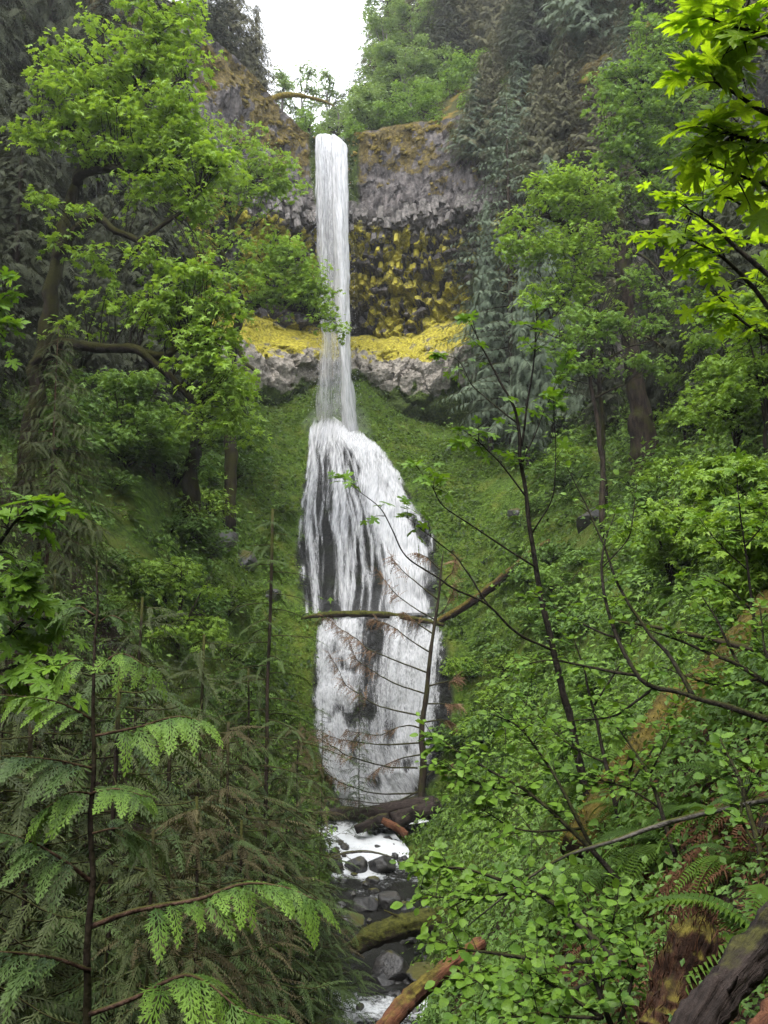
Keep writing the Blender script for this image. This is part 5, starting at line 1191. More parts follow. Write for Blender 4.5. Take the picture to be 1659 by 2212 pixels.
# small cobbles along the water, too many to count
n = 260; k = rng.integers(0, len(SC) * 3 // 4, n); sg = rng.choice([-1, 1], n) * rng.uniform(.42, .66, n)
tn = norm(np.gradient(SC[:, :2], axis=0)); sx = np.stack([-tn[:, 1], tn[:, 0]], -1)
xy = SC[k, :2] + sx[k] * (sg * SC[k, 3])[:, None] + rng.normal(0, .25, (n, 2)); sz = rng.uniform(.06, .26, n)
ps_ = np.column_stack([xy, np.maximum(tz(xy[:, 0], xy[:, 1]), SC[k, 2] - .08)])
V, F, A = scatter(ICO1_V * (1 + .3 * vnoise(ICO1_V * 1.7, 3)[:, None]) * np.array([1.1, .9, .7]), [ICO1_F], frames(R3(n), np.tile([0, 0, 1.], (n, 1)), sz), ps_, None)
tag(link("pebbles", build_mesh("pebbles", V, F, None, True), MATS['boulder']), "dark wet stones scattered along the stream edge", kind='stuff')

for k, (px, py, s, lab) in enumerate([(520,1215,1.0,"purplish rock outcrop in the moss bank beside the fan"),(575,1290,.8,"small rock outcrop low in the moss bank near the crossing log"),(470,1165,1.1,"mossy rock outcrop below the crooked maple roots"),(1120,1110,.9,"rock outcrop on the green slope above the mossy slope log"),(1290,1120,1.0,"brown rock outcrop in the middle of the open slope"),(1240,1560,.6,"low rock among plants behind the thin sapling trunk")]):
    h_ = hit(px, py, 80)[0]; o = bpy.data.objects.new("rock_outcrop", BM[(k * 3) % 7]); COL.objects.link(o); o.location = h_ + np.array([0, .3, -.2]) * s; o.scale = (s * 1.3, s, s * 1.0); o.rotation_euler = (rng.normal(0, .3), rng.normal(0, .3), rng.uniform(0, 6)); tag(o, lab, "rock", "rock outcrops on the banks")
MATS['log_red'] = grain_mat("split_red_wood", (.040, .014, .008), (.19, .082, .042), (.10, .08, .015), .12)
MATS['log_grey'] = grain_mat("weathered_log", (.008, .006, .005), (.062, .046, .040), (.05, .05, .012), .06)
MATS['log_moss'] = grain_mat("moss_covered_log", (.009, .005, .004), (.055, .030, .019), (.078, .060, .012), .42)
MATS['log_green'] = grain_mat("green_mossy_log", (.012, .008, .006), (.055, .038, .025), (.050, .052, .009), .50)
MATS['rot'] = grain_mat("rotten_wood", (.010, .005, .0035), (.075, .034, .018), (.09, .075, .012), .20)
def log(name, label, pts, rad, mat, cat="log", on=None, rough=.25, sides=14, seed=0, knots=0, group=None, tuft=None):
    pts = np.array([P(*q) for q in pts])
    if on is not None:
        for q in pts: q[2] = max(q[2], tz(q[0], q[1]) + on)
    c = catmull(pts, 9 if sides < 20 else 24); rr = np.interp(np.linspace(0, 1, len(c)), np.linspace(0, 1, len(np.atleast_1d(rad))), np.atleast_1d(rad)); o = c[0].copy()
    al = np.concatenate([[0], np.cumsum(np.linalg.norm(np.diff(c, axis=0), axis=1))]); ang = np.arange(sides) / sides * 2 * math.pi
    V, F = tube(c, rr, sides, rough * .6, seed); n_ = len(c) * sides; rm = rr.max()
    A2 = np.tile(ang, len(c)); L2 = np.repeat(al, sides); cen = np.repeat(c, sides, 0)
    g_ = fbm(np.stack([np.cos(A2) * 3.5, np.sin(A2) * 3.5, L2 / rm * .35], -1), 4, seed + 7) * .30 + fbm(np.stack([np.cos(A2) * 1.2, np.sin(A2) * 1.2, L2 / rm * .9], -1), 3, seed + 9) * .22
    crack = np.abs(fbm(np.stack([np.cos(A2) * 2.2, np.sin(A2) * 2.2, L2 / rm * .22], -1), 3, seed + 11)); g_ -= sstep(.07, 0, crack) * .16
    V[:n_] = V[:n_] + (V[:n_] - cen) * g_[:, None]
    att = dict(ga=np.append(A2 * rm, [0, 0]), gl=np.append(L2, [0, al[-1]]))
    r = np.random.default_rng(seed)
    root = link(name, build_mesh(name, V - o, F, att, True), MATS[mat]); root.location = o; tag(root, label, cat, group)
    if tuft or mat in ('log_moss', 'log_green'):
        nr_ = norm(V[:n_] - cen); dq = np.linalg.norm(c, axis=1).mean(); nt = (600 if tuft else 1500) if dq < 20 else 500
        wg = np.clip(nr_[:, 2] * .8 + .35 + 1.1 * fbm(V[:n_] * 1.3 / max(rm, .2), 3, seed + 40), 0, 1) ** 1.5 + (.25 if tuft else 0); kk = r.choice(n_, nt, p=wg / wg.sum()); ts = np.clip(rm * .11, .012, .10) * r.uniform(.6, 1.5, nt)
        dv = nr_[kk] * .5 + r.normal(0, .5, (nt, 3)) + (np.array([0, 0, .15]) if not tuft else norm(np.gradient(c, axis=0))[kk // sides] * .9)
        jit_ = r.normal(0, rm * .03, (nt, 3))
        if tuft: ts = ts * 3.2
        VV, FF, AA = scatter(LF_V * (np.array([.7, 1, 1]) if not tuft else np.array([.16, 1, 1])), [LF_F], frames(dv, nr_[kk] + r.normal(0, .3, (nt, 3)), ts), V[:n_][kk] + jit_ - o, r.random(nt))
        mo_ = link("bark_shreds" if tuft else "moss", build_mesh("moss", VV, FF, {"var": AA}), MATS[tuft or {'log_moss': 'tuft', 'log_green': 'tuft_green'}[mat]], root); mo_["kind"] = 'stuff'
    for k in range(knots):
        i = r.integers(2, len(c) - 2); d = norm(r.normal(0, 1, 3) + np.array([0, -.6, .7])); kb = MB()
        V, F = tube(catmull([c[i], c[i] + d * rr[i] * 1.6, c[i] + d * rr[i] * r.uniform(2.2, 4) + r.normal(0, .04, 3)], 3), np.linspace(rr[i] * .22, rr[i] * .06, 7), 6, .2); kb.add(V, F); kb.build("branch_stub", MATS[mat], root, True, o)
    return root
log("fallen_log", "dark log with a yellow moss patch lying across the ledge between the two lower falls", [(650,1336,54.6),(700,1328,54.6),(780,1326,54.4),(860,1331,54.2),(960,1350,53.8)], [.08,.17,.21,.19,.12], 'log_green', seed=1, knots=3)
log("fallen_log", "long mossy orange brown log slanting down the green slope to the ledge", [(935,1352,54.4),(1000,1312,54.2),(1060,1270,53.6),(1150,1218,52.6),(1190,1195,52)], [.20,.26,.27,.26,.20], 'log_moss', on=.15, seed=2, knots=2)
log("fallen_log", "grey log lying at the foot of the lower falls behind the dead cedar", [(690,1758,46.4),(780,1757,46),(860,1748,45.6),(940,1738,45.4)], [.28,.34,.40,.42], 'log_grey', seed=3, knots=2)
log("fallen_log", "thick pale log resting against the dead cedar foot", [(850,1774,44.6),(895,1758,45),(950,1742,45.4)], [.40,.44,.45], 'log_grey', seed=4)
log("fallen_log", "short broken pale log propped under the grey log", [(768,1793,44.0),(805,1776,44.2),(838,1764,44.6)], [.22,.24,.20], 'log_grey', seed=5)
log("fallen_log", "reddish split log piece below the broken pale log", [(826,1772,44.0),(852,1786,43.8),(880,1804,43.6)], [.16,.22,.16], 'log_red', seed=6)
log("fallen_log", "thick moss covered log jutting over the dark pool", [(764,2050,30.6),(800,2022,30.9),(870,2003,31.4),(960,1985,32.5),(1010,1976,33)], [.22,.36,.40,.40,.32], 'log_green', seed=7, sides=24, knots=2)
log("fallen_log", "big rotten log coated in orange moss slanting up the near bank", [(1250,1850,11),(1330,1762,11.4),(1430,1665,12),(1530,1535,13.3),(1600,1440,14.3),(1700,1310,15.8)], [.26,.33,.42,.44,.42,.4], 'log_moss', seed=8, sides=28, knots=2, on=.1)
log("fallen_log", "dark grey weathered log in the nearest corner of the bank", [(1460,2300,2.75),(1535,2175,2.85),(1610,2080,3.0),(1720,1945,3.25)], [.05,.055,.06,.062], 'log_grey', seed=9, sides=40, rough=.3, knots=1)
log("fallen_log", "split reddish log at the very corner beneath the weathered log", [(1600,2400,2.35),(1695,2270,2.45),(1790,2165,2.6)], [.10,.105,.105], 'log_red', seed=10, sides=40)
log("fallen_log", "bare orange brown log slanting up from the near rapids", [(795,2275,12.2),(840,2212,12.4),(890,2155,12.8),(960,2095,13.3),(1040,2040,14)], [.12,.125,.13,.12,.11], 'log_red', seed=11, sides=24)
log("fallen_log", "mossy grey log stub behind the longest cedar bough", [(300,2230,16),(360,2150,16.4),(432,2085,16.8)], [.34,.36,.33], 'log_moss', seed=12, knots=1)
st = log("tree_stump", "rotting brown snag shedding shreds beside the weathered log", [(1432,2250,3.9),(1468,2135,4.0),(1503,2035,4.05),(1522,1975,4.1)], [.125,.115,.10,.05], 'rot', "stump", seed=13, sides=44, rough=.6, tuft="shred")
log("fallen_branch", "long bare pole leaning across the open slope above the shrubs", [(1330,1342,11),(1400,1352,10.6),(1500,1372,10),(1680,1415,9)], [.014,.022,.03,.036], 'bark_dark', "branch", rough=.1, sides=7, seed=14)
log("fallen_branch", "arched lichen grey branch sweeping over the ferns", [(1680,1722,5.2),(1560,1748,5.6),(1440,1778,6.0),(1330,1815,6.3),(1220,1850,6.6),(1130,1905,6.8),(1010,2000,7)], [.022,.020,.018,.016,.013,.010,.005], 'bark_grey', "branch", rough=.12, sides=7, seed=15)
log("fallen_branch", "thin curved twig bridging the riffle in front of the black boulder", [(620,1840,40),(660,1858,40),(700,1855,40),(750,1842,40),(800,1840,40),(850,1852,40)], [.03,.06,.06,.07,.06,.03], 'bark_grey', "branch", rough=.12, sides=6, seed=16)

# ================================================================== CEDARS
CED = [conifer(31, 8, 2.1, 78, 13, SPR_F, 'cedar_olive', 'bark_dark', .42, .04, 1.15, .14, .03, .6, .30), conifer(32, 8, 1.9, 74, 13, SPR_F, 'cedar_olive', 'bark_dark', .60, .04, 1.1, .25, .028, .6, .30), conifer(33, 8, 2.3, 78, 13, SPR_F, 'cedar_green', 'bark_dark', .38, .03, 1.15, .14, .03, .55, .35)]
MATS['cedar_brown'] = leaf_mat("browning_cedar_sprays", (.018, .015, .007), (.108, .094, .050), .18, .8, .1)
CED.append(recolor(CED[0], MATS['cedar_brown']))
CL = [(300,1290,21,0,"olive cedar with drooping sprays beneath the shaded maple sprout"),(440,1370,21,1,"olive cedar at the top of the cedar thicket below the mossy bank"),(545,1440,25,0,"olive cedar in the thicket nearest the lower falls"),(640,1560,30,3,"short browning cedar on the bank beside the dead cedar twigs"),(500,1560,18,3,"brownish olive cedar in the middle of the thicket"),(370,1500,15,1,"olive cedar behind the thin foreground cedar, toward the falls"),(250,1430,13,2,"greener cedar right behind the thin foreground cedar trunk"),(90,1440,13,0,"olive cedar behind the cedar sprays at the picture edge"),(620,1690,25,2,"green cedar overhanging the bank above the stream logs"),(690,1800,28,2,"low green cedar leaning over the stream riffles"),(440,1720,12,3,"brownish cedar at the centre of the low thicket"),(520,1770,17,2,"cedar overhanging the dark pool"),(330,1790,10.5,1,"shaded olive cedar behind the longest foreground bough"),(20,1600,11,0,"olive cedar half cut by the picture edge"),(665,1900,24,2,"small green cedar whose tips touch the mossy boulders"),(470,1960,15,2,"low cedar drooping toward the dark pool"),(120,1230,20,1,"dull cedar under the hanging maple leaves"),(480,1640,22,1,"tall olive cedar rising behind the thicket"),(180,1350,24,2,"green cedar on the shaded bank under the maple sprout"),(20,1330,17,1,"dull olive cedar at the edge behind the near maple leaves")]
for k, (px, py, D, ty, lab) in enumerate(CL):
    b_, h = by_top(px, py, D, lambda x, y: tz(x, y)); 
    place(CED[ty], "cedar_tree", lab, "tree", b_, max(h, 2.2), k * 2.3, "young cedars crowding the shaded bank", 1.0 if h > 5 else 1.3)
BIGC = conifer(41, 16, 4.2, 120, 22, SPR_F, 'cedar_olive', 'bark_red', .75, .08, 1.5, .6, .13, .6, .3)
for k, (px, py, D, lab) in enumerate([(130,700,27,"large cedar with long drooping grey olive boughs under the mossy limb"), (-40,850,22,"large cedar at the picture edge with sweeping grey olive boughs")]):
    b_, h = by_top(px, py, D, lambda x, y: tz(x, y)); place(BIGC, "cedar_tree", lab, "tree", b_, h, k * 2.0 + .5, "large drooping cedars")
SL = conifer(43, 8, 1.7, 72, 12, SPR_F, 'cedar_green', 'bark_dark', .25, .05, .62, .2, .035, .75)
for k, (px, py, D, lab) in enumerate([(590,1100,24,"slender young conifer spire beside the fan of the falls"), (775,1480,45,"small thin conifer in front of the lower falls"), (697,1530,42,"tiny sparse conifer near the edge of the lower falls")]):
    b_, h = by_top(px, py, D, lambda x, y: tz(x, y)); place(SL, "young_conifer", lab, "tree", b_, h, k * 2.0, None, 1.0 if k == 0 else .8)
for c_ in CED + [BIGC, SL] + FIR + [FS, FG, FG2] + FB:
    pass
# ================================================================== FOREGROUND PLANTS
MLEAF = [big_maple_leaf(k) for k in range(5)]; RLEAF = [big_round_leaf(k, .36 + .03 * k) for k in range(4)]
def mat_set(meshes, mat):
    out = []
    for m in meshes:
        c = m.copy(); c.materials.clear(); c.materials.append(mat); out.append(c)
    return out
SAPL = mat_set(MLEAF, MATS['sap_leaf']); CANL = mat_set(MLEAF, MATS['canopy_leaf']); SHRL = mat_set(RLEAF, MATS['shrub_leaf'])
def put_leaf(root, base, meshes, pos, d, n, size, r):
    o = bpy.data.objects.new("leaf", meshes[r.integers(len(meshes))]); COL.objects.link(o); o.parent = root
    d = Vector(d).normalized(); n = Vector(n); x = d.cross(n).normalized(); z = x.cross(d)
    M = Matrix((x, d, z)).transposed().to_4x4(); M = Matrix.Translation(Vector(pos - base)) @ M @ Matrix.Scale(size, 4); o.matrix_local = M
def sprig_plant(name, label, cat, stems, meshes, leaf, twigs, per_twig, tlen, seed, start=.35, bark='twig', up=.25, group=None, droop=.25, leafmax=300, tip=4, toward=None, sides=6):
    """stems: traced polylines (px, py, D, radius); twigs leave them and carry leaf pairs, every leaf its own part"""
    r = np.random.default_rng(seed); base = P(*stems[0][0][:3]); root = thing(name, label, cat, base, group); sk = []
    for i, st in enumerate(stems):
        c = catmull([P(*q[:3]) for q in st], 6); rr = np.interp(np.linspace(0, len(st) - 1, len(c)), np.arange(len(st)), [q[3] for q in st])
        c = c + np.stack([fbm(c * 2.5, 2, seed + i), c[:, 0] * 0, fbm(c * 2.5 + 9, 2, seed + i)], -1) * .03
        b = MB(); V, F = tube(c, rr, sides, .18, seed + i); b.add(V, F); b.build("stem", MATS[bark], root, True, base); sk.append((c, rr))
    spots = []; tb = MB()
    for k in range(twigs):
        c, rr = sk[r.integers(len(sk))]; u = r.uniform(start, 1.0); i = min(len(c) - 2, int(u * (len(c) - 1))); p0 = c[i]; t_ = norm(c[i + 1] - c[i])
        d = norm(t_ * .5 + r.normal(0, .75, 3) * np.array([1, .7, .7]) + np.array([0, 0, up])); L = tlen * r.uniform(.5, 1.2)
        q = catmull([p0, p0 + d * L * .5 + r.normal(0, .03 * L, 3), p0 + d * L + np.array([0, 0, -droop * L * .5])], 3)
        V, F = tube(q, np.linspace(min(rr[i], leaf * .045), leaf * .014, len(q)), 4, cap=False); tb.add(V, F)
        m = max(2, r.poisson(per_twig))
        for j in range(m):
            f = (j + 1) / m; p = np.array([np.interp(f * (len(q) - 1), np.arange(len(q)), q[:, a]) for a in range(3)])
            sd = norm(np.cross(d, [0, 0, 1.])) * (1 if j % 2 else -1)
            spots.append((p, d * (.9 if f > .99 else .45) + sd * (.1 if f > .99 else .9) + np.array([0, 0, -droop]) + r.normal(0, .22, 3), leaf * r.uniform(.45, 1.25) * (.8 + .2 * (1 - f))))
    for c, rr in sk:
        for j in range(tip):
            a = j * 6.283 / max(tip, 1) + r.random(); t_ = norm(c[-1] - c[-4])
            spots.append((c[-1], t_ * .5 + np.array([math.cos(a), math.sin(a) * .7, -.1]) * .9, leaf * r.uniform(.7, 1.1)))
    if twigs: tb.build("twigs", MATS[bark], root, False, base)["kind"] = 'stuff'
    r.shuffle(spots)
    rest = spots[leafmax:]
    if rest:
        pr = np.array([q[0] for q in rest]); dr = np.array([q[1] for q in rest]); sr = np.array([q[2] for q in rest]); m0 = meshes[0]
        TV = np.array([v.co[:] for v in m0.vertices]); TF = {}
        for pl in m0.polygons: TF.setdefault(len(pl.vertices), []).append(tuple(pl.vertices))
        V, F, A = scatter(TV, [np.array(q) for q in TF.values()], frames(dr, np.array([0, -.35, 1.]) + r.normal(0, .3, dr.shape), sr), pr + norm(dr) * sr[:, None] * .2 - base, r.random(len(pr)))
        lo = link("leaves", build_mesh("leaves", V, F, {"var": A}, True), m0.materials[0], root); lo["kind"] = 'stuff'
    for p, d, s in spots[:leafmax]:
        d = np.asarray(d); n = np.array([r.normal(0, .45), -.35 + r.normal(0, .45), 1.0]); put_leaf(root, base, meshes, p + norm(d) * s * .2, d, n, s, r)
    return root
# ---- the maple sapling in front of the falls
sprig_plant("maple_sapling", "thin dark maple sapling with sparse fresh lobed leaves before the falls", "sapling",
  [[(1285,1790,12,.062),(1262,1690,12,.055),(1232,1560,12,.05),(1205,1440,12,.046),(1178,1330,12,.042),(1158,1220,12,.036),(1140,1100,12,.03),(1125,980,12,.026),(1108,880,12,.02),(1060,790,12,.014),(1012,690,12,.006)],
   [(1125,965,12,.018),(1140,860,11.9,.015),(1155,760,11.8,.011),(1162,668,11.8,.005)],
   [(1140,1075,12,.014),(1080,1000,11.8,.011),(1040,960,11.7,.008),(1000,930,11.6,.004)],
   [(1115,915,12,.012),(1060,870,12.1,.010),(1020,830,12.2,.008),(990,780,12.2,.006),(950,765,12.2,.003)],
   [(1195,1405,12,.020),(1120,1370,11.8,.018),(1050,1304,11.6,.016),(976,1270,11.4,.014),(919,1230,11.3,.012),(876,1198,11.2,.010),(848,1153,11.2,.009),(819,1096,11.2,.007),(770,1056,11.2,.004),(742,1034,11.2,.003)],
   [(1052,1305,11.6,.014),(1016,1250,11.6,.012),(991,1210,11.6,.010),(956,1178,11.7,.008),(905,1141,11.7,.006),(876,1118,11.8,.003)],
   [(1160,1225,12,.015),(1050,1155,11.7,.012),(962,1095,11.5,.009),(933,1050,11.4,.006),(899,1007,11.4,.003)],
   [(1150,1150,12,.012),(1190,1080,11.8,.009),(1200,980,11.7,.006),(1195,860,11.7,.003)],
   [(1130,1000,12,.010),(1180,880,11.9,.007),(1230,770,11.9,.003)]],
  SAPL, .175, 62, 2.6, .30, 71, .62, 'twig', .15, tip=5, droop=.3)
# ---- bright maple leaves hanging into the view
sprig_plant("maple_branch", "backlit maple branch with the biggest bright green leaves against the upper firs", "branch",
  [[(1720,260,5,.02),(1640,235,5,.016),(1560,185,5,.010),(1490,165,5,.004)],[(1720,330,5.2,.016),(1600,300,5.2,.011),(1520,275,5.2,.004)],[(1630,-60,4.8,.014),(1605,60,4.9,.010),(1590,150,5,.004)],[(1720,90,4.7,.014),(1600,60,4.8,.009),(1520,40,4.9,.004)],[(1720,420,5.4,.014),(1600,380,5.4,.010),(1520,350,5.4,.004)],[(1720,10,5.1,.014),(1620,-10,5.1,.009),(1560,20,5.1,.004)]],
  CANL, .20, 44, 3.0, .27, 72, .2, 'twig', .0, tip=4, droop=.45)
sprig_plant("maple_branch", "maple branch of smaller yellow green leaves reaching out below the biggest leaves", "branch",
  [[(1720,640,8,.03),(1600,540,8,.022),(1530,480,8,.014),(1470,440,8,.006)],[(1720,740,8.4,.03),(1590,580,8.4,.02),(1500,520,8.3,.012),(1420,515,8.2,.005)],[(1720,520,8.8,.02),(1620,450,8.8,.014),(1540,400,8.8,.005)],[(1700,760,9,.02),(1600,690,9,.014),(1500,580,9,.005)],[(1720,460,9.5,.02),(1650,400,9.5,.012),(1560,330,9.5,.005)]],
  CANL, .20, 66, 3, .42, 73, .25, 'twig', .05, tip=4, droop=.4)
sprig_plant("maple_branch", "drooping maple leaves hanging in from the edge beside the olive cedars", "branch",
  [[(-60,1250,8,.03),(0,1170,8,.02),(40,1120,8,.012),(70,1085,8,.005)],[(-60,1420,8.5,.03),(20,1370,8.5,.02),(80,1330,8.5,.012),(140,1305,8.5,.005)],[(-60,1330,8.2,.02),(0,1290,8.2,.014),(60,1250,8.2,.005)],[(-60,1470,8.2,.02),(30,1440,8.2,.014),(110,1420,8.2,.005)]],
  mat_set(MLEAF, MATS['sap_leaf']), .20, 58, 3.2, .36, 74, .25, 'twig', .0, tip=4, droop=.55)
sprig_plant("maple_branch", "small maple sprig poking in from the edge beneath the dark maple trunk", "branch", [[(-60,700,12,.02),(-10,660,12,.012),(15,600,12,.005)],[(-60,740,12,.02),(0,720,12,.012),(25,700,12,.004)]], SAPL, .22, 10, 2.6, .3, 75, .3, 'twig', .0, tip=4, droop=.5)
sprig_plant("maple_sapling", "low maple sapling with pale leaves beside the uphill end of the grey pole", "sapling", [[(1640,1500,13,.03),(1625,1300,13,.022),(1600,1120,13,.012),(1590,1020,13,.005)],[(1625,1320,13,.016),(1560,1260,13,.010),(1480,1240,13,.004)],[(1610,1180,13,.014),(1660,1120,13,.008),(1690,1080,13,.004)],[(1615,1230,13,.012),(1550,1170,13,.008),(1510,1120,13,.004)]], SAPL, .19, 46, 3.0, .42, 76, .3, 'twig', .1, tip=4, droop=.35)
# ---- round leaved shrubs on the near bank
SH = dict(meshes=SHRL, cat="shrub", bark='twig')
sprig_plant("leafy_shrub", "round leaved shrub trailing its lowest boughs over the stream", SH['cat'],
  [[(1345,2090,5.6,.028),(1200,1960,6.1,.020),(1040,1885,6.6,.012),(900,1865,6.9,.004)],[(1345,2090,5.6,.024),(1180,2070,6.0,.017),(1030,2060,6.4,.010),(930,2030,6.6,.004)],[(1345,2100,5.6,.02),(1230,2140,5.8,.015),(1080,2165,6.0,.009),(985,2200,6.1,.004)],[(1120,1925,6.3,.012),(1010,1940,6.5,.008),(930,1935,6.7,.004)],[(1180,2070,6.0,.010),(1090,2110,6.1,.007),(1000,2120,6.2,.004)]],
  SHRL, 0.092, 91, 6.1, 0.27, 81, .30, 'twig', .1)
sprig_plant("leafy_shrub", "round leaved shrub whose pale tips reach in front of the dead cedar", SH['cat'],
  [[(1400,2010,7.5,.03),(1290,1850,7.7,.024),(1150,1720,8,.016),(1020,1640,8.2,.010),(925,1590,8.3,.004)],[(1290,1850,7.7,.02),(1200,1680,8,.014),(1130,1580,8.2,.008),(1060,1540,8.3,.004)],[(1150,1720,8,.012),(1050,1700,8.1,.008),(960,1660,8.2,.004)],[(1250,1790,7.8,.014),(1130,1790,8,.009),(1030,1740,8.1,.004)]],
  SHRL, 0.100, 87, 6.2, 0.32, 82, .35, 'twig', .15)
sprig_plant("leafy_shrub", "tall many stemmed shrub with round leaves before the open slope", SH['cat'],
  [[(1720,1565,7.2,.032),(1600,1535,7.4,.028),(1480,1500,7.7,.022),(1380,1462,8,.024),(1320,1340,8.4,.018),(1300,1220,8.7,.012),(1330,1110,9,.005)],[(1500,1505,7.7,.024),(1440,1410,8,.020),(1345,1290,8.5,.015),(1285,1130,9,.009),(1225,1010,9.2,.004)],[(1390,1465,8,.018),(1270,1440,8.3,.012),(1160,1430,8.6,.007),(1080,1470,8.7,.004)],[(1340,1380,8.3,.014),(1240,1340,8.6,.009),(1150,1280,8.8,.004)],[(1420,1480,7.9,.014),(1330,1540,8.1,.010),(1230,1560,8.3,.005)],[(1300,1230,8.7,.010),(1360,1150,8.8,.007),(1375,1040,9,.004)]],
  SHRL, 0.084, 95, 6.1, 0.34, 83, .34, 'twig', .2)
sprig_plant("leafy_shrub", "round leaved shrub spreading below the grey pole on the near bank", SH['cat'],
  [[(1700,1500,8.5,.03),(1600,1440,8.7,.022),(1480,1390,9,.014),(1400,1360,9.1,.006)],[(1600,1440,8.7,.018),(1560,1360,8.9,.012),(1520,1290,9,.005)],[(1640,1465,8.6,.018),(1540,1480,8.8,.012),(1430,1440,9,.005)],[(1690,1490,8.5,.02),(1650,1400,8.6,.012),(1640,1310,8.8,.005)]],
  SHRL, 0.088, 81, 6.1, 0.34, 84, .2, 'twig', .15)
sprig_plant("leafy_shrub", "round leaved shrub in front of the mossy rotten log", SH['cat'],
  [[(1660,1980,5,.022),(1640,1830,5.2,.018),(1605,1700,5.5,.012),(1560,1600,5.8,.005)],[(1640,1830,5.2,.012),(1600,1760,5.4,.008),(1640,1660,5.5,.004)],[(1460,1850,7,.022),(1420,1720,7.2,.016),(1370,1620,7.5,.010),(1330,1560,7.6,.004)],[(1430,1750,7.2,.012),(1350,1700,7.4,.008),(1280,1680,7.5,.004)],[(1400,1680,7.4,.010),(1440,1600,7.5,.006),(1460,1560,7.6,.003)]],
  SHRL, 0.080, 64, 5.8, 0.27, 85, .4, 'twig', .15)
sprig_plant("leafy_shrub", "nearest low round leaved shrub below the rotting stump", SH['cat'],
  [[(1330,2260,4.4,.016),(1290,2140,4.5,.012),(1250,2030,4.7,.007),(1220,1950,4.8,.003)],[(1330,2260,4.4,.014),(1360,2140,4.4,.009),(1380,2050,4.5,.004)],[(1300,2200,4.4,.012),(1200,2130,4.6,.008),(1120,2090,4.7,.004)],[(1300,2200,4.4,.010),(1180,2200,4.5,.007),(1080,2200,4.6,.004)],[(1270,2090,4.6,.008),(1330,1990,4.7,.005),(1340,1930,4.8,.003)]],
  SHRL, 0.068, 74, 5.9, 0.21, 86, .25, 'twig', .15)
sprig_plant("leafy_shrub", "leggy shrub above the thin sapling roots with leaves toward the slope log", SH['cat'],
  [[(1350,1820,10,.03),(1310,1650,10.2,.022),(1270,1480,10.5,.014),(1240,1380,10.7,.006)],[(1310,1650,10.2,.014),(1220,1600,10.5,.010),(1120,1500,10.8,.004)],[(1280,1520,10.4,.012),(1350,1420,10.5,.008),(1380,1330,10.6,.004)],[(1330,1740,10,.014),(1420,1600,10,.009),(1480,1480,10.2,.004)]],
  SHRL, 0.092, 68, 6.1, 0.34, 87, .35, 'twig', .2)

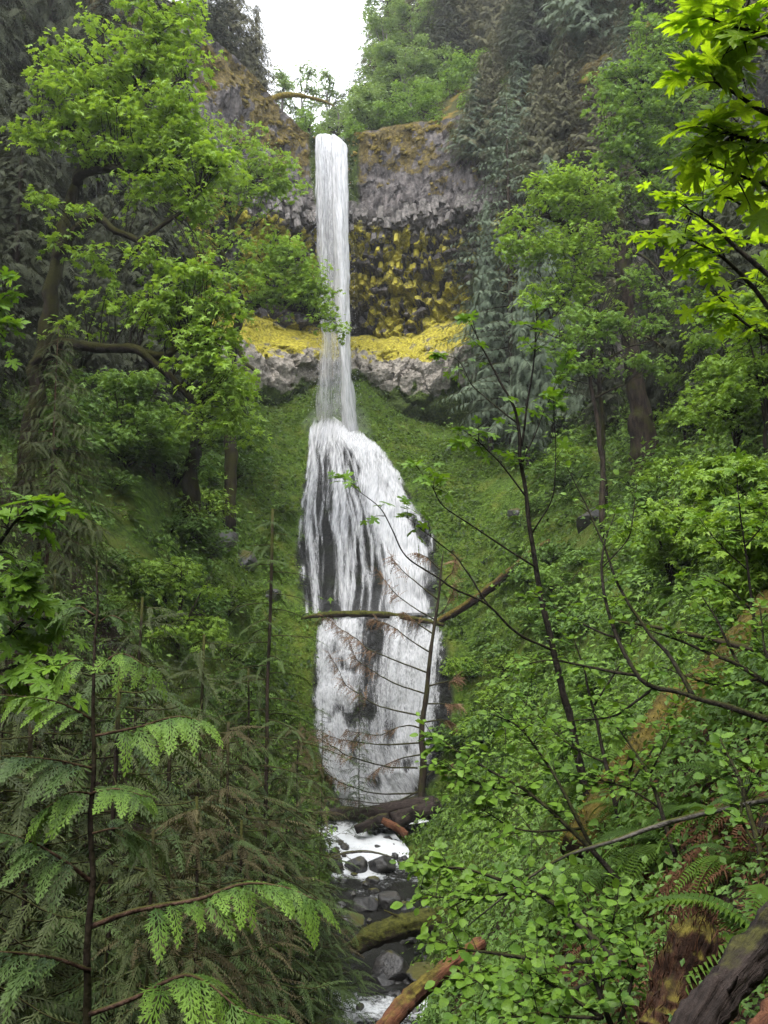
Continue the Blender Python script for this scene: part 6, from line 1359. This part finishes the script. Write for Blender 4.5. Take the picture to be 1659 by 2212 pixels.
# ---- the cedar in front, flat green sprays on thin boughs
SPR_H = [cedar_spray(7 + k % 3, 2, .019, .30 + .12 * k, k, .50, True, 34 + 3 * k) for k in range(4)]
SPM = []
for k, s_ in enumerate(SPR_H):
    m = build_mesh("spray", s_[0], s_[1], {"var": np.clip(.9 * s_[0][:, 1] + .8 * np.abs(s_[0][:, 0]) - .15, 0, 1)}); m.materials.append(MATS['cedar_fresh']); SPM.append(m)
MATS['cedar_shade'] = leaf_mat("shade_tinted_cedar_sprays", (.018, .042, .012), (.085, .140, .034), .22, .5, .3, 'tip')  # same sprays with shade painted in as a darker green
SPM2 = mat_set(SPM, MATS['cedar_shade'])
def front_cedar():
    r = np.random.default_rng(91); base = P(188, 2330, 5.0); root = thing("cedar_sapling", "thin foreground cedar sapling with flat fresh green sprays on long boughs", "sapling", base)
    c = catmull([P(184,2330,5), P(192,2160,5.02), P(190,2050,5), P(199,1900,5), P(198,1780,5.02), P(205,1650,5), P(201,1520,5), P(207,1400,5), P(212,1300,5), P(208,1210,5)], 5); c = c + fbm(c * 3, 2, 92)[:, None] * .012; b = MB(); V, F = tube(c, np.linspace(.024, .004, len(c)), 9, .12, 91); b.add(V, F); b.build("trunk", MATS['bark_dark'], root, True, base)
    B = [([(198,2000,5),(300,1965,4.9),(430,1942,4.8),(520,1910,4.7),(610,1915,4.65),(685,1945,4.6)], .018, 26, .23, 0, 1),
         ([(195,2190,5),(280,2160,4.8),(390,2108,4.7),(450,2125,4.6),(520,2180,4.55),(600,2205,4.5)], .015, 22, .24, 0, 1),
         ([(196,2096,5),(110,2068,4.9),(0,2056,4.8),(-60,2060,4.8)], .014, 18, .24, 1, 1),
         ([(197,1905,5),(140,1860,4.9),(60,1815,4.8),(-30,1790,4.7)], .014, 18, .25, 1, 1),
         ([(200,1715,5),(150,1712,4.9),(100,1745,4.8)], .008, 8, .20, 0, 0),([(200,1712,5),(255,1704,4.9),(318,1722,4.8)], .008, 9, .20, 0, 0),
         ([(203,1590,5),(300,1570,4.9),(380,1548,4.8),(435,1556,4.7)], .010, 14, .21, 0, 0),([(202,1660,5),(110,1640,4.9),(0,1632,4.8)], .010, 13, .22, 1, 0),
         ([(204,1450,5),(165,1425,4.9),(130,1448,4.85)], .006, 7, .17, 0, 0),([(204,1448,5),(260,1412,4.9),(322,1442,4.8)], .007, 9, .17, 0, 0),
         ([(203,1556,5),(120,1515,4.9),(0,1500,4.8)], .009, 12, .20, 0, 0),([(206,1350,5),(240,1330,5),(275,1345,5)], .005, 6, .14, 1, 0),([(206,1330,5),(170,1310,5),(140,1330,5)], .005, 6, .14, 1, 0),([(199,1800,5),(260,1790,5.1),(330,1820,5.2)], .008, 10, .2, 1, 0)]
    for pts, rad, n, L, sh, big in B:
        n = int(n * 1.35); L *= 1.12
        q = catmull([P(*k) for k in pts], 6); b = MB(); V, F = tube(q, np.linspace(rad, .002, len(q)), 6, .15, 5); b.add(V, F); br = b.build("bough", MATS['bark_red'], root, True, base)
        for i in range(n):
            u = (.22 if big else .15) + (.78 if big else .85) * (i + .5) / n; k = u * (len(q) - 1); j = min(int(k), len(q) - 2); p = q[j] + (q[j + 1] - q[j]) * (k - j); t_ = norm(q[j + 1] - q[j])
            s = 1 if i % 2 else -1; side = norm(np.cross(t_, [0, 0, 1.])) * s
            d = t_ * .85 + side * .75 + np.array([0, 0, -.22]) + r.normal(0, .18, 3)
            if i >= n - 2: d = t_ + np.array([0, 0, -.15])
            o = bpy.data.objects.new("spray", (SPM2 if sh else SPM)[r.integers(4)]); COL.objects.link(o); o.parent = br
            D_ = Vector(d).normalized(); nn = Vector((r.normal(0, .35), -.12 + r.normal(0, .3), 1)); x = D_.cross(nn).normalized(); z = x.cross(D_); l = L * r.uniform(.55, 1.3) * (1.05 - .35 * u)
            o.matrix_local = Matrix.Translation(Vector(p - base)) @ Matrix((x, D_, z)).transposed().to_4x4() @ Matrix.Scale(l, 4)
front_cedar()

# ---- the dead young cedar before the lower falls
def dead_cedar():
    D = float(np.clip(hit(906, 1770, 60)[0][1], 42, 47)); r = np.random.default_rng(95)
    base = P(903, 1785, D); root = thing("dead_cedar", "dead young cedar with brown hanging twigs standing before the lower falls", "tree", base)
    tr = [(905,1765,.25),(914,1660,.19),(911,1573,.15),(921,1502,.125),(931,1402,.10),(948,1288,.06),(952,1240,.05),(958,1190,.02)]
    pts = np.vstack([base, [P(x, y, D) for x, y, _ in tr]]); c = catmull(pts, 6); b = MB(); V, F = tube(c, np.interp(np.linspace(0, len(tr), len(c)), np.arange(len(tr) + 1), [.28] + [k[2] for k in tr]), 9, .25, 95); b.add(V, F); b.build("trunk", MATS['bark_dark'], root, True, base)
    BR = [[(922,1453),(856,1428),(802,1405),(745,1362),(699,1330)],[(916,1498),(842,1471),(776,1433),(748,1379)],[(908,1546),(813,1523),(748,1479),(705,1413)],[(910,1573),(876,1569),(813,1588),(748,1580)],[(905,1605),(813,1608),(748,1599),(700,1580)],[(902,1659),(833,1656),(748,1633),(699,1599),(650,1568)],[(899,1714),(813,1714),(748,1696),(699,1665),(648,1588)],[(908,1708),(833,1742),(762,1760),(690,1758),(610,1742)],[(939,1339),(862,1290),(813,1218)],[(945,1295),(880,1240),(840,1205)],[(950,1230),(925,1205),(900,1190)],[(925,1482),(976,1470),(990,1462)],[(920,1520),(960,1522),(990,1518)],[(917,1560),(960,1556),(985,1565)],[(941,1335),(970,1300),(985,1255)],[(948,1270),(975,1235),(982,1200)],[(930,1410),(880,1380),(840,1350),(800,1340)],[(936,1370),(900,1345),(860,1325)],[(912,1630),(860,1640),(800,1672)],[(905,1690),(950,1660),(990,1650)],[(902,1720),(820,1735),(720,1722),(640,1700)],[(903,1735),(960,1750),(1030,1790)]]
    P_, D_, S_ = [], [], []
    for k, bl in enumerate(BR):
        dd_ = r.uniform(-1.2, 1.0); q = catmull([P(x, y, D + dd_ * i / len(bl)) for i, (x, y) in enumerate(bl)], 7); q = q + np.stack([fbm(q * .8 + k * 5, 3, 96), fbm(q * .8 + k * 5 + 9, 3, 97), fbm(q * .8 + k * 5 + 19, 3, 98)], -1) * np.linspace(0, .38, len(q))[:, None]
        b = MB(); V, F = tube(q, np.linspace(.05, .010, len(q)), 5, .2, k); b.add(V, F); b.build("bough", MATS['bark_moss' if k in (6, 5) else 'bark_dark'], root, True, base)
        n = int(14 + len(q) * 3.2); u = r.uniform(.3, 1, n) ** .7
        for v in u:
            kk = v * (len(q) - 1); j = min(int(kk), len(q) - 2); p = q[j] + (q[j + 1] - q[j]) * (kk - j); t_ = norm(q[j + 1] - q[j])
            P_.append(p + r.normal(0, .03, 3)); D_.append(t_ * .7 + r.normal(0, .45, 3) + np.array([0, 0, -.55])); S_.append(r.uniform(.3, .8))
    sp = feather(6, .26, .035, .5, 3); P_ = np.array(P_); D_ = np.array(D_)
    V, F, A = scatter(sp[0], sp[1], frames(D_, R3(len(P_)) * .6 + np.array([0, -.2, .8]), np.array(S_) * .8), P_, r.random(len(P_)))
    link("dead_sprays", build_mesh("dead_sprays", V - base, F, {"var": A}), MATS['cedar_dead'], root)["kind"] = 'stuff'
dead_cedar()
# brown dead twigs hanging in the thicket
for o in list(COL.objects):
    if o.name.startswith("conifer_proto"): bpy.data.objects.remove(o)
